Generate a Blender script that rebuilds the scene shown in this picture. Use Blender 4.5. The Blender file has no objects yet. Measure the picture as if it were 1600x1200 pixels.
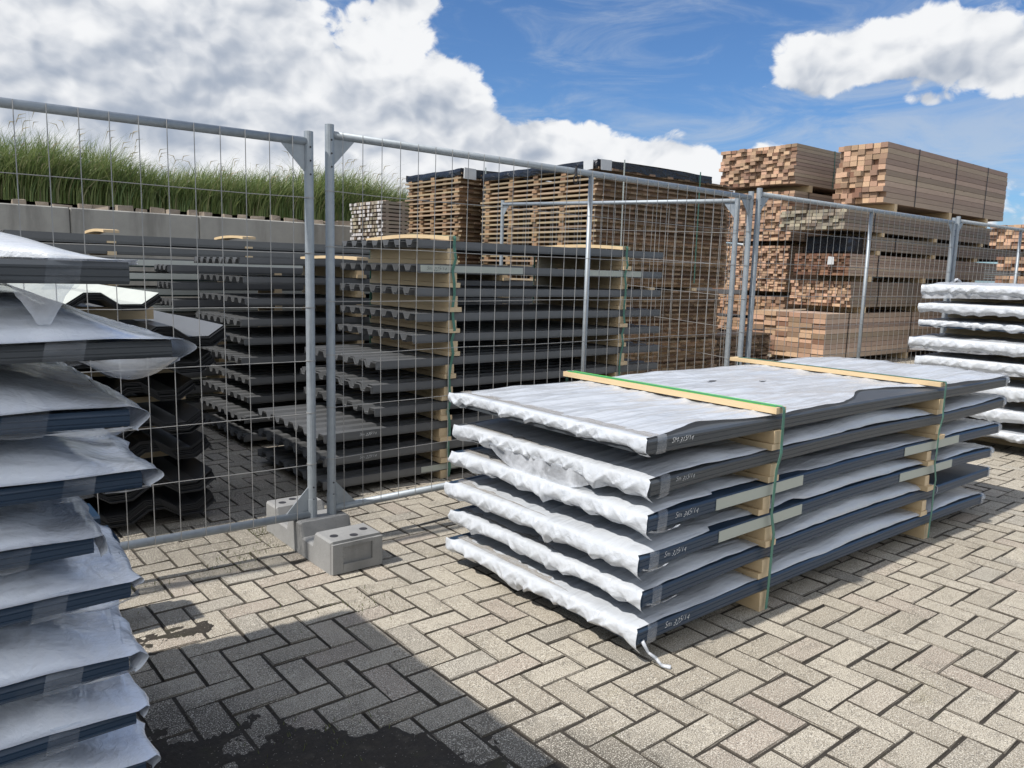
import bpy, bmesh, math, random
from mathutils import Vector, Matrix, noise
rnd = random.Random(7)
C = bpy.context.scene.collection
SC = bpy.context.scene
R = math.radians
# ------------------------------------------------------------------ camera
# world axes: x runs along the site fence (away to the right), y points away from the camera across the yard
def make_camera():
    f, pi, ro, h, yaw = 1212.0, R(8.3), R(1.6), 1.36, R(39.2)
    fw = Vector((0, math.cos(pi), -math.sin(pi))); rt = Vector((1, 0, 0)); up = rt.cross(fw)
    rr = rt*math.cos(ro)+up*math.sin(ro); uu = -rt*math.sin(ro)+up*math.cos(ro)
    rot = Matrix.Rotation(-yaw, 3, 'Z')
    rr, uu, fw = rot@rr, rot@uu, rot@fw
    cam = bpy.data.cameras.new('camera'); o = bpy.data.objects.new('camera', cam); C.objects.link(o)
    cam.sensor_width = 36; cam.lens = f/1600*36; cam.clip_end = 3000; cam.clip_start = 0.02
    m = Matrix((rr, uu, -fw)).transposed().to_4x4(); m.translation = (0, 0, h)
    o.matrix_world = m
    SC.camera = o
make_camera()
SC.view_settings.view_transform = 'Standard'
SC.view_settings.look = 'None'
SC.view_settings.gamma = 1
SC.view_settings.exposure = EXPO = 0.22
SUN_EL = R(53); SX, SY = 1.0, -0.13
# ------------------------------------------------------------------ node helper
class NT:
    def __init__(s, tree): s.t = tree; s.n = tree.nodes; s.l = tree.links
    def new(s, typ, **kw):
        n = s.n.new(typ)
        for k, v in kw.items(): setattr(n, k, v)
        return n
    def put(s, sock, v):
        if hasattr(v, 'is_output') or isinstance(v, bpy.types.NodeSocket): s.l.new(v, sock)
        else:
            if isinstance(v, (tuple, list)) and len(v) == 3 and sock.type == 'RGBA': v = (*v, 1)
            sock.default_value = v
    def m(s, op, a, b=0.0, c=0.0, clamp=False):
        n = s.new('ShaderNodeMath', operation=op, use_clamp=clamp)
        s.put(n.inputs[0], a); s.put(n.inputs[1], b); s.put(n.inputs[2], c); return n.outputs[0]
    def mix(s, f, a, b, mode='MIX'):
        n = s.new('ShaderNodeMix', data_type='RGBA', blend_type=mode)
        s.put(n.inputs[0], f); s.put(n.inputs[6], a); s.put(n.inputs[7], b); return n.outputs[2]
    def ramp(s, v, lo, hi, a=0.0, b=1.0):
        n = s.new('ShaderNodeMapRange', interpolation_type='SMOOTHSTEP')
        s.put(n.inputs[0], v); s.put(n.inputs[1], lo); s.put(n.inputs[2], hi); s.put(n.inputs[3], a); s.put(n.inputs[4], b)
        return n.outputs[0]
    def vec(s, x, y, z=0.0):
        n = s.new('ShaderNodeCombineXYZ'); s.put(n.inputs[0], x); s.put(n.inputs[1], y); s.put(n.inputs[2], z); return n.outputs[0]
    def scale(s, v, sc, off=(0, 0, 0)):
        n = s.new('ShaderNodeMapping'); s.put(n.inputs[0], v); n.inputs[3].default_value = sc; n.inputs[1].default_value = off; return n.outputs[0]
    def noise(s, v, sc, det=4, rough=0.55, dist=0.0, out=0):
        n = s.new('ShaderNodeTexNoise'); s.put(n.inputs['Vector'], v); n.inputs['Scale'].default_value = sc
        n.inputs['Detail'].default_value = det; n.inputs['Roughness'].default_value = rough; n.inputs['Distortion'].default_value = dist
        return n.outputs[out]
    def vor(s, v, sc, feat='F1', out='Distance', rand=1.0):
        n = s.new('ShaderNodeTexVoronoi', feature=feat); s.put(n.inputs['Vector'], v); n.inputs['Scale'].default_value = sc
        n.inputs['Randomness'].default_value = rand
        return n.outputs[out]
    def bump(s, h, st, dist=0.01):
        n = s.new('ShaderNodeBump'); s.put(n.inputs['Height'], h); n.inputs['Strength'].default_value = st
        n.inputs['Distance'].default_value = dist; return n.outputs[0]
# ------------------------------------------------------------------ world: sky with clouds
def make_world():
    w = bpy.data.worlds.new('World'); SC.world = w; w.use_nodes = True
    t = NT(w.node_tree); t.n.clear()
    sky = t.new('ShaderNodeTexSky', sky_type='NISHITA', sun_disc=False)
    sky.sun_elevation = SUN_EL; sky.sun_rotation = math.atan2(-SX, -SY) % (2*math.pi)
    sky.air_density = 1.0; sky.dust_density = 0.6; sky.ozone_density = 2.5
    tc = t.new('ShaderNodeTexCoord')
    sp = t.new('ShaderNodeSeparateXYZ'); t.l.new(tc.outputs['Generated'], sp.inputs[0])
    X, Y, Z = sp.outputs
    az = t.m('ARCTAN2', Y, X); el = t.m('ARCSINE', Z)
    a = t.m('SUBTRACT', 50.8, t.m('MULTIPLY', az, 57.2958)); e = t.m('MULTIPLY', el, 57.2958)
    p = t.vec(a, e, 0.0)
    def fb(off, sx, sy, sc, det=7, rough=.58, dist=0.25):
        q = t.scale(p, (sx, sy, 1), (off[0]*sx, off[1]*sy, off[2] if len(off) > 2 else 0)); return t.noise(q, sc, det, rough, dist)
    def blob(x, y, rx, ry, wt):
        dx = t.m('MULTIPLY', t.m('SUBTRACT', a, x), 1/rx); dy = t.m('MULTIPLY', t.m('SUBTRACT', e, y), 1/ry)
        r2 = t.m('ADD', t.m('MULTIPLY', dx, dx), t.m('MULTIPLY', dy, dy))
        return t.m('MULTIPLY', t.m('EXPONENT', t.m('MULTIPLY', r2, -1.0)), wt)
    def total(bl):
        s = None
        for b in bl:
            v = blob(*b); s = v if s is None else t.m('ADD', s, v)
        return s
    cover = total([(-29, 11, 13, 9, 1.3), (-17, 13.5, 7, 6, .85), (-7.5, 13.2, 4.6, 3.3, .75), (-4.2, 12.2, 4.2, 2.6, .55), (-10, 8.5, 11, 3.6, .9), (-8, 17.6, 3.2, 1.2, .55), (3.2, 9.4, 3.8, 1.7, .75), (1, 7.5, 9, 2.4, .7),
                   (8.6, 8.4, 3.6, 1.5, .7), (12, 6.6, 7, 2.0, .75), (17.5, 8.0, 5, 1.1, .6), (18.8, 13.4, 3.4, 1.9, 1.05), (23.8, 14.3, 4.8, 2.5, 1.2), (28.3, 14.3, 3.2, 2.1, 1.0), (27, 19.2, 9, 1.1, -.5),
                   (32.2, 12.4, 2.6, 2.0, .95), (14.2, 12.8, 1.7, .7, .55), (26.6, 11.2, 1.6, .6, .55), (11.0, 9.9, 1.6, .6, .5), (-30, 20, 14, 6, .6), (38, 15, 8, 5, .8), (28, 4.5, 14, 3, .65), (-18, 3, 40, 5, .6),
                   (8.5, 15.5, 6.5, 4.0, -.6), (-13, 18.0, 2.6, 1.2, -.55), (19, 19, 7, 1.6, -.4), (3, 20, 5, 3, -.3),
                   (120, 30, 62, 60, .8), (-120, 30, 62, 60, .8), (210, 30, 50, 60, .8), (-210, 30, 50, 60, .8), (0, 80, 140, 25, .6)])
    wq = t.noise(p, .22, 3, .5, 0, 1); wm = t.new('ShaderNodeVectorMath', operation='SUBTRACT'); t.l.new(wq, wm.inputs[0]); wm.inputs[1].default_value = (.5, .5, .5)
    ws = t.new('ShaderNodeVectorMath', operation='SCALE'); t.l.new(wm.outputs[0], ws.inputs[0]); ws.inputs[3].default_value = 2.6
    wa = t.new('ShaderNodeVectorMath', operation='ADD'); t.l.new(p, wa.inputs[0]); t.l.new(ws.outputs[0], wa.inputs[1]); pw = wa.outputs[0]
    def bil(off):
        q = t.scale(pw, (1, 1.35, 1), (off[0], off[1]*1.35, off[2]))
        n = t.new('ShaderNodeTexVoronoi', feature='F1', distance='EUCLIDEAN'); t.l.new(q, n.inputs['Vector']); n.inputs['Scale'].default_value = .22
        n.inputs['Detail'].default_value = 2.0; n.inputs['Roughness'].default_value = .52; n.inputs['Lacunarity'].default_value = 2.2
        return t.m('SUBTRACT', 1.0, t.m('MULTIPLY', n.outputs['Distance'], 1.25))
    B0 = bil((0, 0, 1)); B1 = bil((.55, -.75, 1))
    n1 = fb((0, 0, 3.3), 1, 1.45, .11); nf = fb((5, 7, 1.2), 1, 1.3, .6, 6, .65, .6)
    dens = t.m('ADD', cover, t.m('ADD', t.m('MULTIPLY', t.m('SUBTRACT', n1, .5), .9), t.m('ADD', t.m('MULTIPLY', t.m('SUBTRACT', B0, .45), .50), t.m('MULTIPLY', t.m('SUBTRACT', nf, .5), .55))))
    mask = t.ramp(dens, .42, .64)
    wisp = t.m('MULTIPLY', t.ramp(t.m('ADD', fb((3, 1, 8), .6, 2.2, .16, 7, .64, .8), blob(27, 8.8, 9, 3.2, .16)), .44, .80), .62)
    lit = t.m('MULTIPLY', t.m('SUBTRACT', B0, B1), .6)
    n2 = fb((11, 4, 6), 1, 1.7, .15, 7, .62, .8)
    thick = t.ramp(dens, .7, 1.7)
    bright = total([(-7.5, 15.0, 4.2, 1.5, .30), (-4, 12.9, 3.5, 1.3, .22), (-6.5, 11.0, 4.5, 1.0, -.26), (3, 10.2, 3.5, .8, .2), (5, 8.9, 5, 1.6, .30), (-10, 10.8, 5, 1.8, .10), (21, 15.2, 4, 1.7, .28), (26, 16.2, 5, 1.8, .28), (12, 7.4, 7, 1.4, .3), (-14, 6.6, 7, 2.0, .18),
                    (-9, 15.4, 3.5, 1.6, .06), (-25, 9, 8, 3, -.20), (-20, 13.5, 7, 2.3, -.16), (-3.5, 16.2, 4, 1.8, -.1), (1.5, 8.0, 2.6, .8, -.25), (-4, 9.4, 6, 1.2, -.16), (22, 12.0, 6, .9, -.30), (28, 12.8, 3, .8, -.22),
                    (150, 40, 60, 50, .3), (-150, 40, 60, 50, .3)])
    b = t.m('ADD', t.m('ADD', .56, bright), t.m('ADD', lit, t.m('MULTIPLY', t.m('SUBTRACT', n2, .5), .62)))
    b = t.m('ADD', b, t.m('MULTIPLY', t.m('SUBTRACT', 1.0, thick), .12))
    b = t.ramp(b, .02, 1.02)
    ccol = t.mix(b, (3.3, 3.8, 4.65), (7.9, 8.0, 8.15))
    skyc = t.mix(1.0, sky.outputs[0], (0.55, 0.78, 1.05), 'MULTIPLY')
    withw = t.mix(wisp, skyc, (4.6, 5.2, 6.0))
    col = t.mix(mask, withw, ccol)
    side = t.ramp(t.m('ABSOLUTE', a), 50, 100); hi = t.ramp(e, 50, 75, 0, .75); col = t.mix(t.m('MULTIPLY', t.m('MAXIMUM', side, hi), t.ramp(dens, .1, .6)), col, (8.6, 8.7, 8.9))  # cloud out of view, to the sides and overhead, brightened as added fill light
    up = t.ramp(e, -1.5, 0.5)
    col = t.mix(up, (1.5, 1.45, 1.4), col)
    bg = t.new('ShaderNodeBackground'); t.l.new(col, bg.inputs[0]); bg.inputs[1].default_value = 0.1
    o = t.new('ShaderNodeOutputWorld'); t.l.new(bg.outputs[0], o.inputs[0])
make_world()
def make_sun():
    l = bpy.data.lights.new('sun', 'SUN'); l.energy = 4.1; l.angle = R(1.0); l.color = (1, .955, .90)
    o = bpy.data.objects.new('sun', l); C.objects.link(o)
    hz = math.hypot(SX, SY); d = Vector((SX, SY, -math.tan(SUN_EL)*hz)).normalized()
    o.rotation_euler = d.to_track_quat('-Z', 'Y').to_euler(); o.location = (-5, -3, 12)
make_sun()
# ------------------------------------------------------------------ materials
M = {}
def mat(name, fn):
    m = bpy.data.materials.new(name); m.use_nodes = True; t = NT(m.node_tree); t.n.clear()
    out = t.new('ShaderNodeOutputMaterial'); b = t.new('ShaderNodeBsdfPrincipled'); t.l.new(b.outputs[0], out.inputs[0])
    t.geo = t.new('ShaderNodeNewGeometry'); t.tc = t.new('ShaderNodeTexCoord'); t.pos = t.geo.outputs['Position']; t.rnd = t.geo.outputs['Random Per Island']
    t.b = b; t.out = out
    fn(t, b); M[name] = m; return m
def S(t, b, **kw):
    for k, v in kw.items(): t.put(b.inputs[k.replace('_', ' ')], v)
def simple(name, col, rough=.5, metal=0.0, var=.15, sc=8, bump=0.0, bsc=60):
    def fn(t, b):
        n = t.noise(t.pos, sc, 5); k = t.m('ADD', 1-var, t.m('MULTIPLY', n, 2*var))
        c = t.mix(1.0, col, t.vec(k, k, k), 'MULTIPLY')
        S(t, b, Base_Color=c, Roughness=t.m('ADD', rough-.06, t.m('MULTIPLY', n, .12)), Metallic=metal)
        if bump: S(t, b, Normal=t.bump(t.noise(t.pos, bsc, 4), bump, .004))
    return mat(name, fn)
def soilmask(t):
    # patch of black soil lying over the paving near the camera
    sp = t.new('ShaderNodeSeparateXYZ'); t.l.new(t.pos, sp.inputs[0]); x, y = sp.outputs[0], sp.outputs[1]
    return x, y
def brick(t, b):
    r = t.rnd
    c = t.mix(t.ramp(r, .0, 1.0), (.35, .31, .245), (.45, .405, .325))
    c = t.mix(t.ramp(t.m('FRACT', t.m('MULTIPLY', r, 7.13)), .8, 1.0, 0, .6), c, (.36, .29, .24))
    c = t.mix(t.ramp(t.m('FRACT', t.m('MULTIPLY', r, 13.7)), .82, 1.0, 0, .4), c, (.22, .215, .20))
    big = t.noise(t.pos, 1.3, 5, .6); c = t.mix(t.ramp(big, .54, .76, 0, .6), c, (.13, .12, .10))
    med = t.noise(t.pos, 9, 5, .65); c = t.mix(t.ramp(med, .48, .78, 0, .65), c, (.17, .15, .115))
    c = t.mix(t.ramp(t.noise(t.pos, 34, 6, .75), .48, .72, 0, .45), c, (.15, .135, .11))
    c = t.mix(t.ramp(t.noise(t.pos, 3.2, 4, .6), .62, .8, 0, .35), c, (.25, .22, .10))
    so = t.new('ShaderNodeSeparateXYZ'); t.l.new(t.pos, so.inputs[0])
    ln = t.m('ADD', t.m('MULTIPLY', t.m('SUBTRACT', so.outputs[0], .42), .691), t.m('MULTIPLY', t.m('SUBTRACT', so.outputs[1], 2.46), .723))
    ln = t.m('ADD', t.m('MAXIMUM', ln, t.m('SUBTRACT', so.outputs[0], 1.62)), t.m('ADD', t.m('MULTIPLY', t.m('SUBTRACT', big, .5), .5), t.m('MULTIPLY', t.m('SUBTRACT', med, .5), .5)))
    c = t.mix(t.ramp(ln, -.06, .24, .75, 0), c, (.040, .036, .030))
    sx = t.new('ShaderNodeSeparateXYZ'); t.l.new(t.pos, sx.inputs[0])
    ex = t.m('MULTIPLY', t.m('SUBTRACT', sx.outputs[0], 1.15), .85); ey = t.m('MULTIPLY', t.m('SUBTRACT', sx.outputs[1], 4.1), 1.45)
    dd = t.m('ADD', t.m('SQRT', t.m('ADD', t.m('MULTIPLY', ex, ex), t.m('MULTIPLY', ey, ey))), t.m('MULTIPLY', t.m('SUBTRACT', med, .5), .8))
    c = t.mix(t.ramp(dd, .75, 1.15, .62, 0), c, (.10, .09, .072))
    g1 = t.noise(t.pos, 230, 2, .65); g2 = t.noise(t.scale(t.pos, (1, 1, 1), (7, 3, 1)), 290, 2, .6)
    c = t.mix(t.ramp(g1, .53, .62, 0, .85), c, (.72, .68, .58)); c = t.mix(t.ramp(g2, .53, .61, 0, .9), c, (.075, .068, .06))
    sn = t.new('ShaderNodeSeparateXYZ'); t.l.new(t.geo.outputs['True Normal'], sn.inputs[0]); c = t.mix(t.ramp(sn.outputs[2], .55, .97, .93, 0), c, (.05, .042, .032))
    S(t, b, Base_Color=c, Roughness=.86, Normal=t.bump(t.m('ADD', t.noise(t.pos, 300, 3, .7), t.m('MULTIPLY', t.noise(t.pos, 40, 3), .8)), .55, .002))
    S(t, b, **{'Specular_IOR_Level': .3})
def soil(t, b):
    n = t.noise(t.pos, 60, 6, .7); g = t.noise(t.pos, 4.5, 5, .6)
    c = t.mix(n, (.014, .012, .010), (.062, .052, .040))
    c = t.mix(t.ramp(g, .56, .74, 0, .5), c, (.055, .058, .022))
    c = t.mix(t.ramp(t.noise(t.pos, 14, 5, .7), .55, .75, 0, .5), c, (.12, .105, .08))
    w = t.vor(t.pos, 260, out='Color'); sp = t.new('ShaderNodeSeparateColor'); t.l.new(w, sp.inputs[0])
    c = t.mix(t.m('MULTIPLY', t.ramp(sp.outputs[0], .95, .98), t.ramp(t.vor(t.pos, 260), .2, .4, 1, 0)), c, (.42, .39, .33))
    S(t, b, Base_Color=c, Roughness=.95, Normal=t.bump(t.noise(t.pos, 140, 4, .75), .9, .004))
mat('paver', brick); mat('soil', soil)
simple('far_ground', (.24, .225, .19), .9, var=.25, sc=2)
def galv(t, b):
    n = t.noise(t.pos, 30, 5, .65); n2 = t.noise(t.scale(t.pos, (1, 1, .25)), 14, 4)
    c = t.mix(n, (.24, .275, .30), (.42, .455, .48)); c = t.mix(t.ramp(n2, .58, .75, 0, .45), c, (.20, .23, .25))
    S(t, b, Base_Color=c, Roughness=t.m('ADD', .42, t.m('MULTIPLY', n, .25)), Metallic=.45)
mat('galvanised', galv)
simple('wire', (.34, .335, .32), .5, .4, .2, 12)
simple('bolt_hole', (.03, .03, .035), .7)
def concrete(base, dark, stain=True):
    def fn(t, b):
        c = t.mix(t.noise(t.pos, 6, 6, .65), dark, base)
        st = t.noise(t.scale(t.pos, (1, 1, .18)), 3.2, 5, .6)
        c = t.mix(t.ramp(st, .48, .72, 0, .7), c, tuple(k*.42 for k in base))
        c = t.mix(t.ramp(t.vor(t.pos, 70), .10, .16, .5, 0), c, tuple(k*.3 for k in base))
        S(t, b, Base_Color=c, Roughness=.88, Normal=t.bump(t.noise(t.pos, 90, 5, .7), .5, .004))
    return fn
mat('foot_concrete', concrete((.36, .36, .35), (.19, .19, .185)))
mat('wall_concrete', concrete((.43, .42, .385), (.29, .285, .26)))
def anthracite(col, r=.36):
    def fn(t, b):
        n = t.noise(t.scale(t.pos, (.35, .35, 1)), 9, 5, .6)
        c = t.mix(n, tuple(k*.78 for k in col), tuple(k*1.2 for k in col))
        c = t.mix(t.ramp(t.noise(t.pos, 5, 5, .7), .58, .8, 0, .25), c, (.2, .2, .19))
        S(t, b, Base_Color=c, Roughness=t.m('ADD', r-.08, t.m('MULTIPLY', n, .2)), **{'Specular_IOR_Level': .5})
    return fn
mat('panel_blue', anthracite((.021, .044, .080), .32))
mat('panel_slate', anthracite((.060, .068, .076), .36))
mat('sheet_grey', anthracite((.118, .122, .125), .34))
mat('sheet_black', anthracite((.040, .042, .046), .34))
mat('sheet_green', anthracite((.018, .038, .032), .4))
simple('sheet_pale', (.50, .52, .47), .45, var=.08)
def film(t, b):
    g = t.noise(t.scale(t.pos, (.5, 3.5, 3.5)), 5, 5, .6)
    c = t.mix(g, (.56, .60, .645), (.73, .755, .785))
    c = t.mix(t.ramp(t.noise(t.pos, 3.5, 6, .7), .56, .8, 0, .35), c, (.46, .45, .43))
    c = t.mix(t.ramp(t.noise(t.scale(t.pos, (.35, 6, 6)), 4, 5, .65, .5), .56, .72, 0, .5), c, (.40, .44, .50))
    h = t.m('ADD', t.noise(t.scale(t.pos, (.6, 5, 5)), 4.5, 4, .6, .5), t.m('MULTIPLY', t.noise(t.scale(t.pos, (.5, 1, 1)), 40, 3, .6, .8), .12))
    fc = t.noise(t.pos, 9, 2, .5, 0, 1); vm = t.new('ShaderNodeVectorMath', operation='MULTIPLY_ADD'); t.l.new(fc, vm.inputs[0]); vm.inputs[1].default_value = (.12, .12, .12); t.l.new(t.pos, vm.inputs[2])
    fac = t.vor(t.scale(vm.outputs[0], (.45, 1, 1)), 13, rand=1.0); h = t.m('ADD', h, t.m('MULTIPLY', fac, .55))
    S(t, b, Base_Color=c, Roughness=.24, Normal=t.bump(h, .45, .02), **{'Specular_IOR_Level': .5, 'Coat_Weight': .15})
    tr = t.new('ShaderNodeBsdfTranslucent'); t.put(tr.inputs[0], (.75, .77, .8))
    mx = t.new('ShaderNodeMixShader'); mx.inputs[0].default_value = .18
    t.l.new(b.outputs[0], mx.inputs[1]); t.l.new(tr.outputs[0], mx.inputs[2]); t.l.new(mx.outputs[0], t.out.inputs[0])
mat('film', film)
def film_clear(lo, hi):
    def fn(t, b):
        h = t.m('ADD', t.noise(t.scale(t.pos, (2.5, 1.2, 1.2)), 5, 3, .5, .5), t.m('MULTIPLY', t.noise(t.pos, 50, 3, .6, 1), .2))
        S(t, b, Base_Color=(.88, .92, .98), Roughness=.18, Normal=t.bump(h, .6, .02), **{'Specular_IOR_Level': .9, 'Coat_Weight': .7, 'Coat_Roughness': .2})
        tr = t.new('ShaderNodeBsdfTransparent'); t.put(tr.inputs[0], (.93, .95, .97))
        k = t.ramp(t.noise(t.scale(t.pos, (.8, 2.2, 2.2)), 3.2, 5, .6, .9), .34, .72, lo, hi)
        at = t.new('ShaderNodeAttribute', attribute_name='layers'); k = t.m('ADD', k, t.m('MULTIPLY', at.outputs['Fac'], .8), clamp=True)
        lw = t.new('ShaderNodeLayerWeight'); lw.inputs[0].default_value = .3
        k = t.m('MAXIMUM', k, t.m('MULTIPLY', lw.outputs[1], .6))
        mx = t.new('ShaderNodeMixShader'); t.l.new(k, mx.inputs[0])
        t.l.new(tr.outputs[0], mx.inputs[1]); t.l.new(b.outputs[0], mx.inputs[2]); t.l.new(mx.outputs[0], t.out.inputs[0])
    return fn
mat('film_clear', film_clear(.46, .98)); mat('film_tape', film_clear(.03, .16)); mat('film_loose', film_clear(.35, .8))
def ptape(t, b):
    S(t, b, Base_Color=(.46, .42, .37), Roughness=.25)
    tr = t.new('ShaderNodeBsdfTransparent'); mx = t.new('ShaderNodeMixShader'); t.l.new(t.ramp(t.noise(t.scale(t.pos, (6, 1, 1)), 12, 3), .3, .7, .25, .65), mx.inputs[0])
    t.l.new(tr.outputs[0], mx.inputs[1]); t.l.new(b.outputs[0], mx.inputs[2]); t.l.new(mx.outputs[0], t.out.inputs[0])
mat('packing_tape', ptape)
def wood(lo, hi, axis, rough=.75, grey=.0, knots=True):
    sc = {'x': (.12, 1, 1), 'y': (1, .12, 1), 'e': (1, 1, 1)}[axis]
    def fn(t, b):
        g = t.noise(t.scale(t.pos, sc), 45, 5, .65, .3)
        c = t.mix(g, lo, hi)
        r = t.rnd; k = t.m('ADD', .50, t.m('MULTIPLY', r, .85)) if axis == 'e' else t.m('ADD', .68, t.m('MULTIPLY', r, .5)); c = t.mix(1.0, c, t.vec(k, t.m('MULTIPLY', k, t.m('ADD', .94, t.m('MULTIPLY', t.m('FRACT', t.m('MULTIPLY', r, 9.7)), .1))), t.m('MULTIPLY', k, .97)), 'MULTIPLY')
        if axis == 'e' and not knots: c = t.mix(t.ramp(t.m('FRACT', t.m('MULTIPLY', r, 23.3)), .80, .92, 0, .65), c, tuple(q*w_ for q, w_ in zip(lo, (.45, .30, .27))))
        if grey: c = t.mix(t.ramp(t.noise(t.pos, 2.1, 5, .6), .42, .68, 0, grey), c, (.20, .185, .16))
        if knots: c = t.mix(t.ramp(t.vor(t.scale(t.pos, tuple(a*.9+.1 for a in sc)), 7), .03, .07, .8, 0), c, tuple(k*.3 for k in lo))
        S(t, b, Base_Color=c, Roughness=rough, Normal=t.bump(g, .25, .003))
    return fn
mat('pine_y', wood((.54, .38, .21), (.70, .55, .35), 'y', knots=False)); mat('pine_end', wood((.56, .42, .26), (.72, .58, .40), 'e', knots=False))
mat('pine_x', wood((.46, .33, .19), (.62, .49, .32), 'x', knots=False))
mat('lumber_side', wood((.36, .27, .205), (.52, .41, .325), 'x')); mat('lumber_end', wood((.34, .21, .135), (.56, .38, .26), 'e', knots=False))
mat('lumber_side_old', wood((.22, .17, .13), (.34, .27, .21), 'x', grey=.6)); mat('lumber_end_old', wood((.30, .17, .10), (.50, .32, .20), 'e', grey=.5, knots=False))
mat('lumber_end_grey', wood((.22, .19, .14), (.42, .37, .28), 'e', grey=.6, knots=False)); mat('lumber_end_dark', wood((.13, .065, .04), (.26, .14, .085), 'e', knots=False))
mat('slat_side', wood((.26, .195, .125), (.43, .34, .235), 'y')); mat('slat_end', wood((.13, .09, .06), (.27, .19, .125), 'e', knots=False))
mat('slat_sticker', wood((.20, .12, .065), (.32, .21, .12), 'e', knots=False))
simple('white_end', (.50, .48, .47), .8, var=.2, sc=60)
simple('green_paint', (.10, .55, .06), .6, var=.25, sc=40)
simple('strap_green', (.075, .20, .15), .5, var=.2, sc=30)
simple('strap_black', (.02, .02, .022), .5)
simple('strap_white', (.6, .65, .6), .45)
simple('label_strip', (.42, .45, .40), .5, var=.05)
simple('label_white', (.55, .57, .58), .5, var=.1)
simple('ink_white', (.75, .77, .78), .6, var=.05); simple('ink_black', (.02, .02, .02), .6)
def tarp(t, b):
    h = t.m('ADD', t.noise(t.scale(t.pos, (1, 1, 2.5)), 4, 5, .6, .8), t.m('MULTIPLY', t.noise(t.pos, 18, 3), .3))
    S(t, b, Base_Color=(.012, .014, .018), Roughness=.3, Normal=t.bump(h, .9, .05))
mat('tarp_black', tarp)
def grassm(t, b):
    r = t.rnd
    c = t.mix(r, (.10, .17, .05), (.26, .31, .11)); c = t.mix(t.ramp(t.m('FRACT', t.m('MULTIPLY', r, 5.3)), .80, .95, 0, .8), c, (.34, .31, .17))
    S(t, b, Base_Color=c, Roughness=.55)
    tr = t.new('ShaderNodeBsdfTranslucent'); t.l.new(c, tr.inputs[0]); mx = t.new('ShaderNodeMixShader'); mx.inputs[0].default_value = .3
    t.l.new(b.outputs[0], mx.inputs[1]); t.l.new(tr.outputs[0], mx.inputs[2]); t.l.new(mx.outputs[0], t.out.inputs[0])
mat('grass', grassm); simple('seed_head', (.40, .34, .22), .8, var=.3, sc=30); simple('moss', (.10, .12, .03), .95, var=.4, sc=60)
simple('rubble', (.30, .25, .20), .9, var=.3, sc=20, bump=.5)
# ------------------------------------------------------------------ mesh helpers
class MB:
    def __init__(s): s.v = []; s.f = []; s.m = []; s.mats = []; s.att = None
    def mi(s, m):
        if m not in s.mats: s.mats.append(m)
        return s.mats.index(m)
    def quad(s, idx, m): s.f.append(tuple(idx)); s.m.append(s.mi(m))
    def box(s, x0, x1, y0, y1, z0, z1, m, mx=None, my=None, jit=0):
        """mx / my: material of the faces whose normal is +-x / +-y"""
        b = len(s.v); P = [(x0, y0, z0), (x1, y0, z0), (x1, y1, z0), (x0, y1, z0), (x0, y0, z1), (x1, y0, z1), (x1, y1, z1), (x0, y1, z1)]
        if jit: P = [tuple(c+rnd.uniform(-jit, jit) for c in p) for p in P]
        s.v += P
        for q, mm in (((0, 3, 2, 1), m), ((4, 5, 6, 7), m), ((0, 1, 5, 4), my or m), ((2, 3, 7, 6), my or m), ((1, 2, 6, 5), mx or m), ((3, 0, 4, 7), mx or m)):
            s.quad([b+i for i in q], mm)
    def tube(s, a, b, r, m, n=8, cap=True, r2=None):
        a, b = Vector(a), Vector(b); d = (b-a).normalized(); u = d.orthogonal().normalized(); w = d.cross(u); k = len(s.v); r2 = r if r2 is None else r2
        for p, rr in ((a, r), (b, r2)):
            for i in range(n):
                t = 2*math.pi*i/n; s.v.append(tuple(p+(u*math.cos(t)+w*math.sin(t))*rr))
        for i in range(n): j = (i+1) % n; s.quad((k+i, k+j, k+n+j, k+n+i), m)
        if cap: s.quad([k+i for i in range(n)][::-1], m); s.quad([k+n+i for i in range(n)], m)
    def grid(s, rows, m, closed=False):
        k = len(s.v); nr = len(rows); nc = len(rows[0])
        for r in rows: s.v += [tuple(p) for p in r]
        for i in range(nr-1):
            for j in range(nc if closed else nc-1):
                j2 = (j+1) % nc; s.quad((k+i*nc+j, k+i*nc+j2, k+(i+1)*nc+j2, k+(i+1)*nc+j), m)
    def prism(s, poly, d, m, mcap=None):
        """extrude closed 3-D polygon along vector d"""
        k = len(s.v); n = len(poly); d = Vector(d)
        s.v += [tuple(p) for p in poly]+[tuple(Vector(p)+d) for p in poly]
        for i in range(n): j = (i+1) % n; s.quad((k+i, k+j, k+n+j, k+n+i), m)
        s.quad([k+i for i in range(n)][::-1], mcap or m); s.quad([k+n+i for i in range(n)], mcap or m)
    def build(s, name, parent=None, smooth=False, loc=None, bevel=0):
        me = bpy.data.meshes.new(name); me.from_pydata(s.v, [], s.f)
        for m in s.mats: me.materials.append(M[m])
        me.polygons.foreach_set('material_index', s.m)
        if smooth: me.polygons.foreach_set('use_smooth', [True]*len(s.f))
        me.update()
        if s.att:
            at = me.attributes.new('layers', 'FLOAT', 'POINT'); at.data.foreach_set('value', s.att)
        o = bpy.data.objects.new(name, me); C.objects.link(o)
        if parent: o.parent = parent; o.matrix_parent_inverse = Matrix.Translation(-parent.location)
        if bevel:
            bm = bmesh.new(); bm.from_mesh(me)
            bmesh.ops.bevel(bm, geom=bm.edges[:], offset=bevel, segments=1, affect='EDGES', clamp_overlap=True); bm.to_mesh(me); bm.free()
        return o
def tag(o, label=None, cat=None, group=None, kind=None):
    for k, v in (('label', label), ('category', cat), ('group', group), ('kind', kind)):
        if v: o[k] = v
    return o
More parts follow.
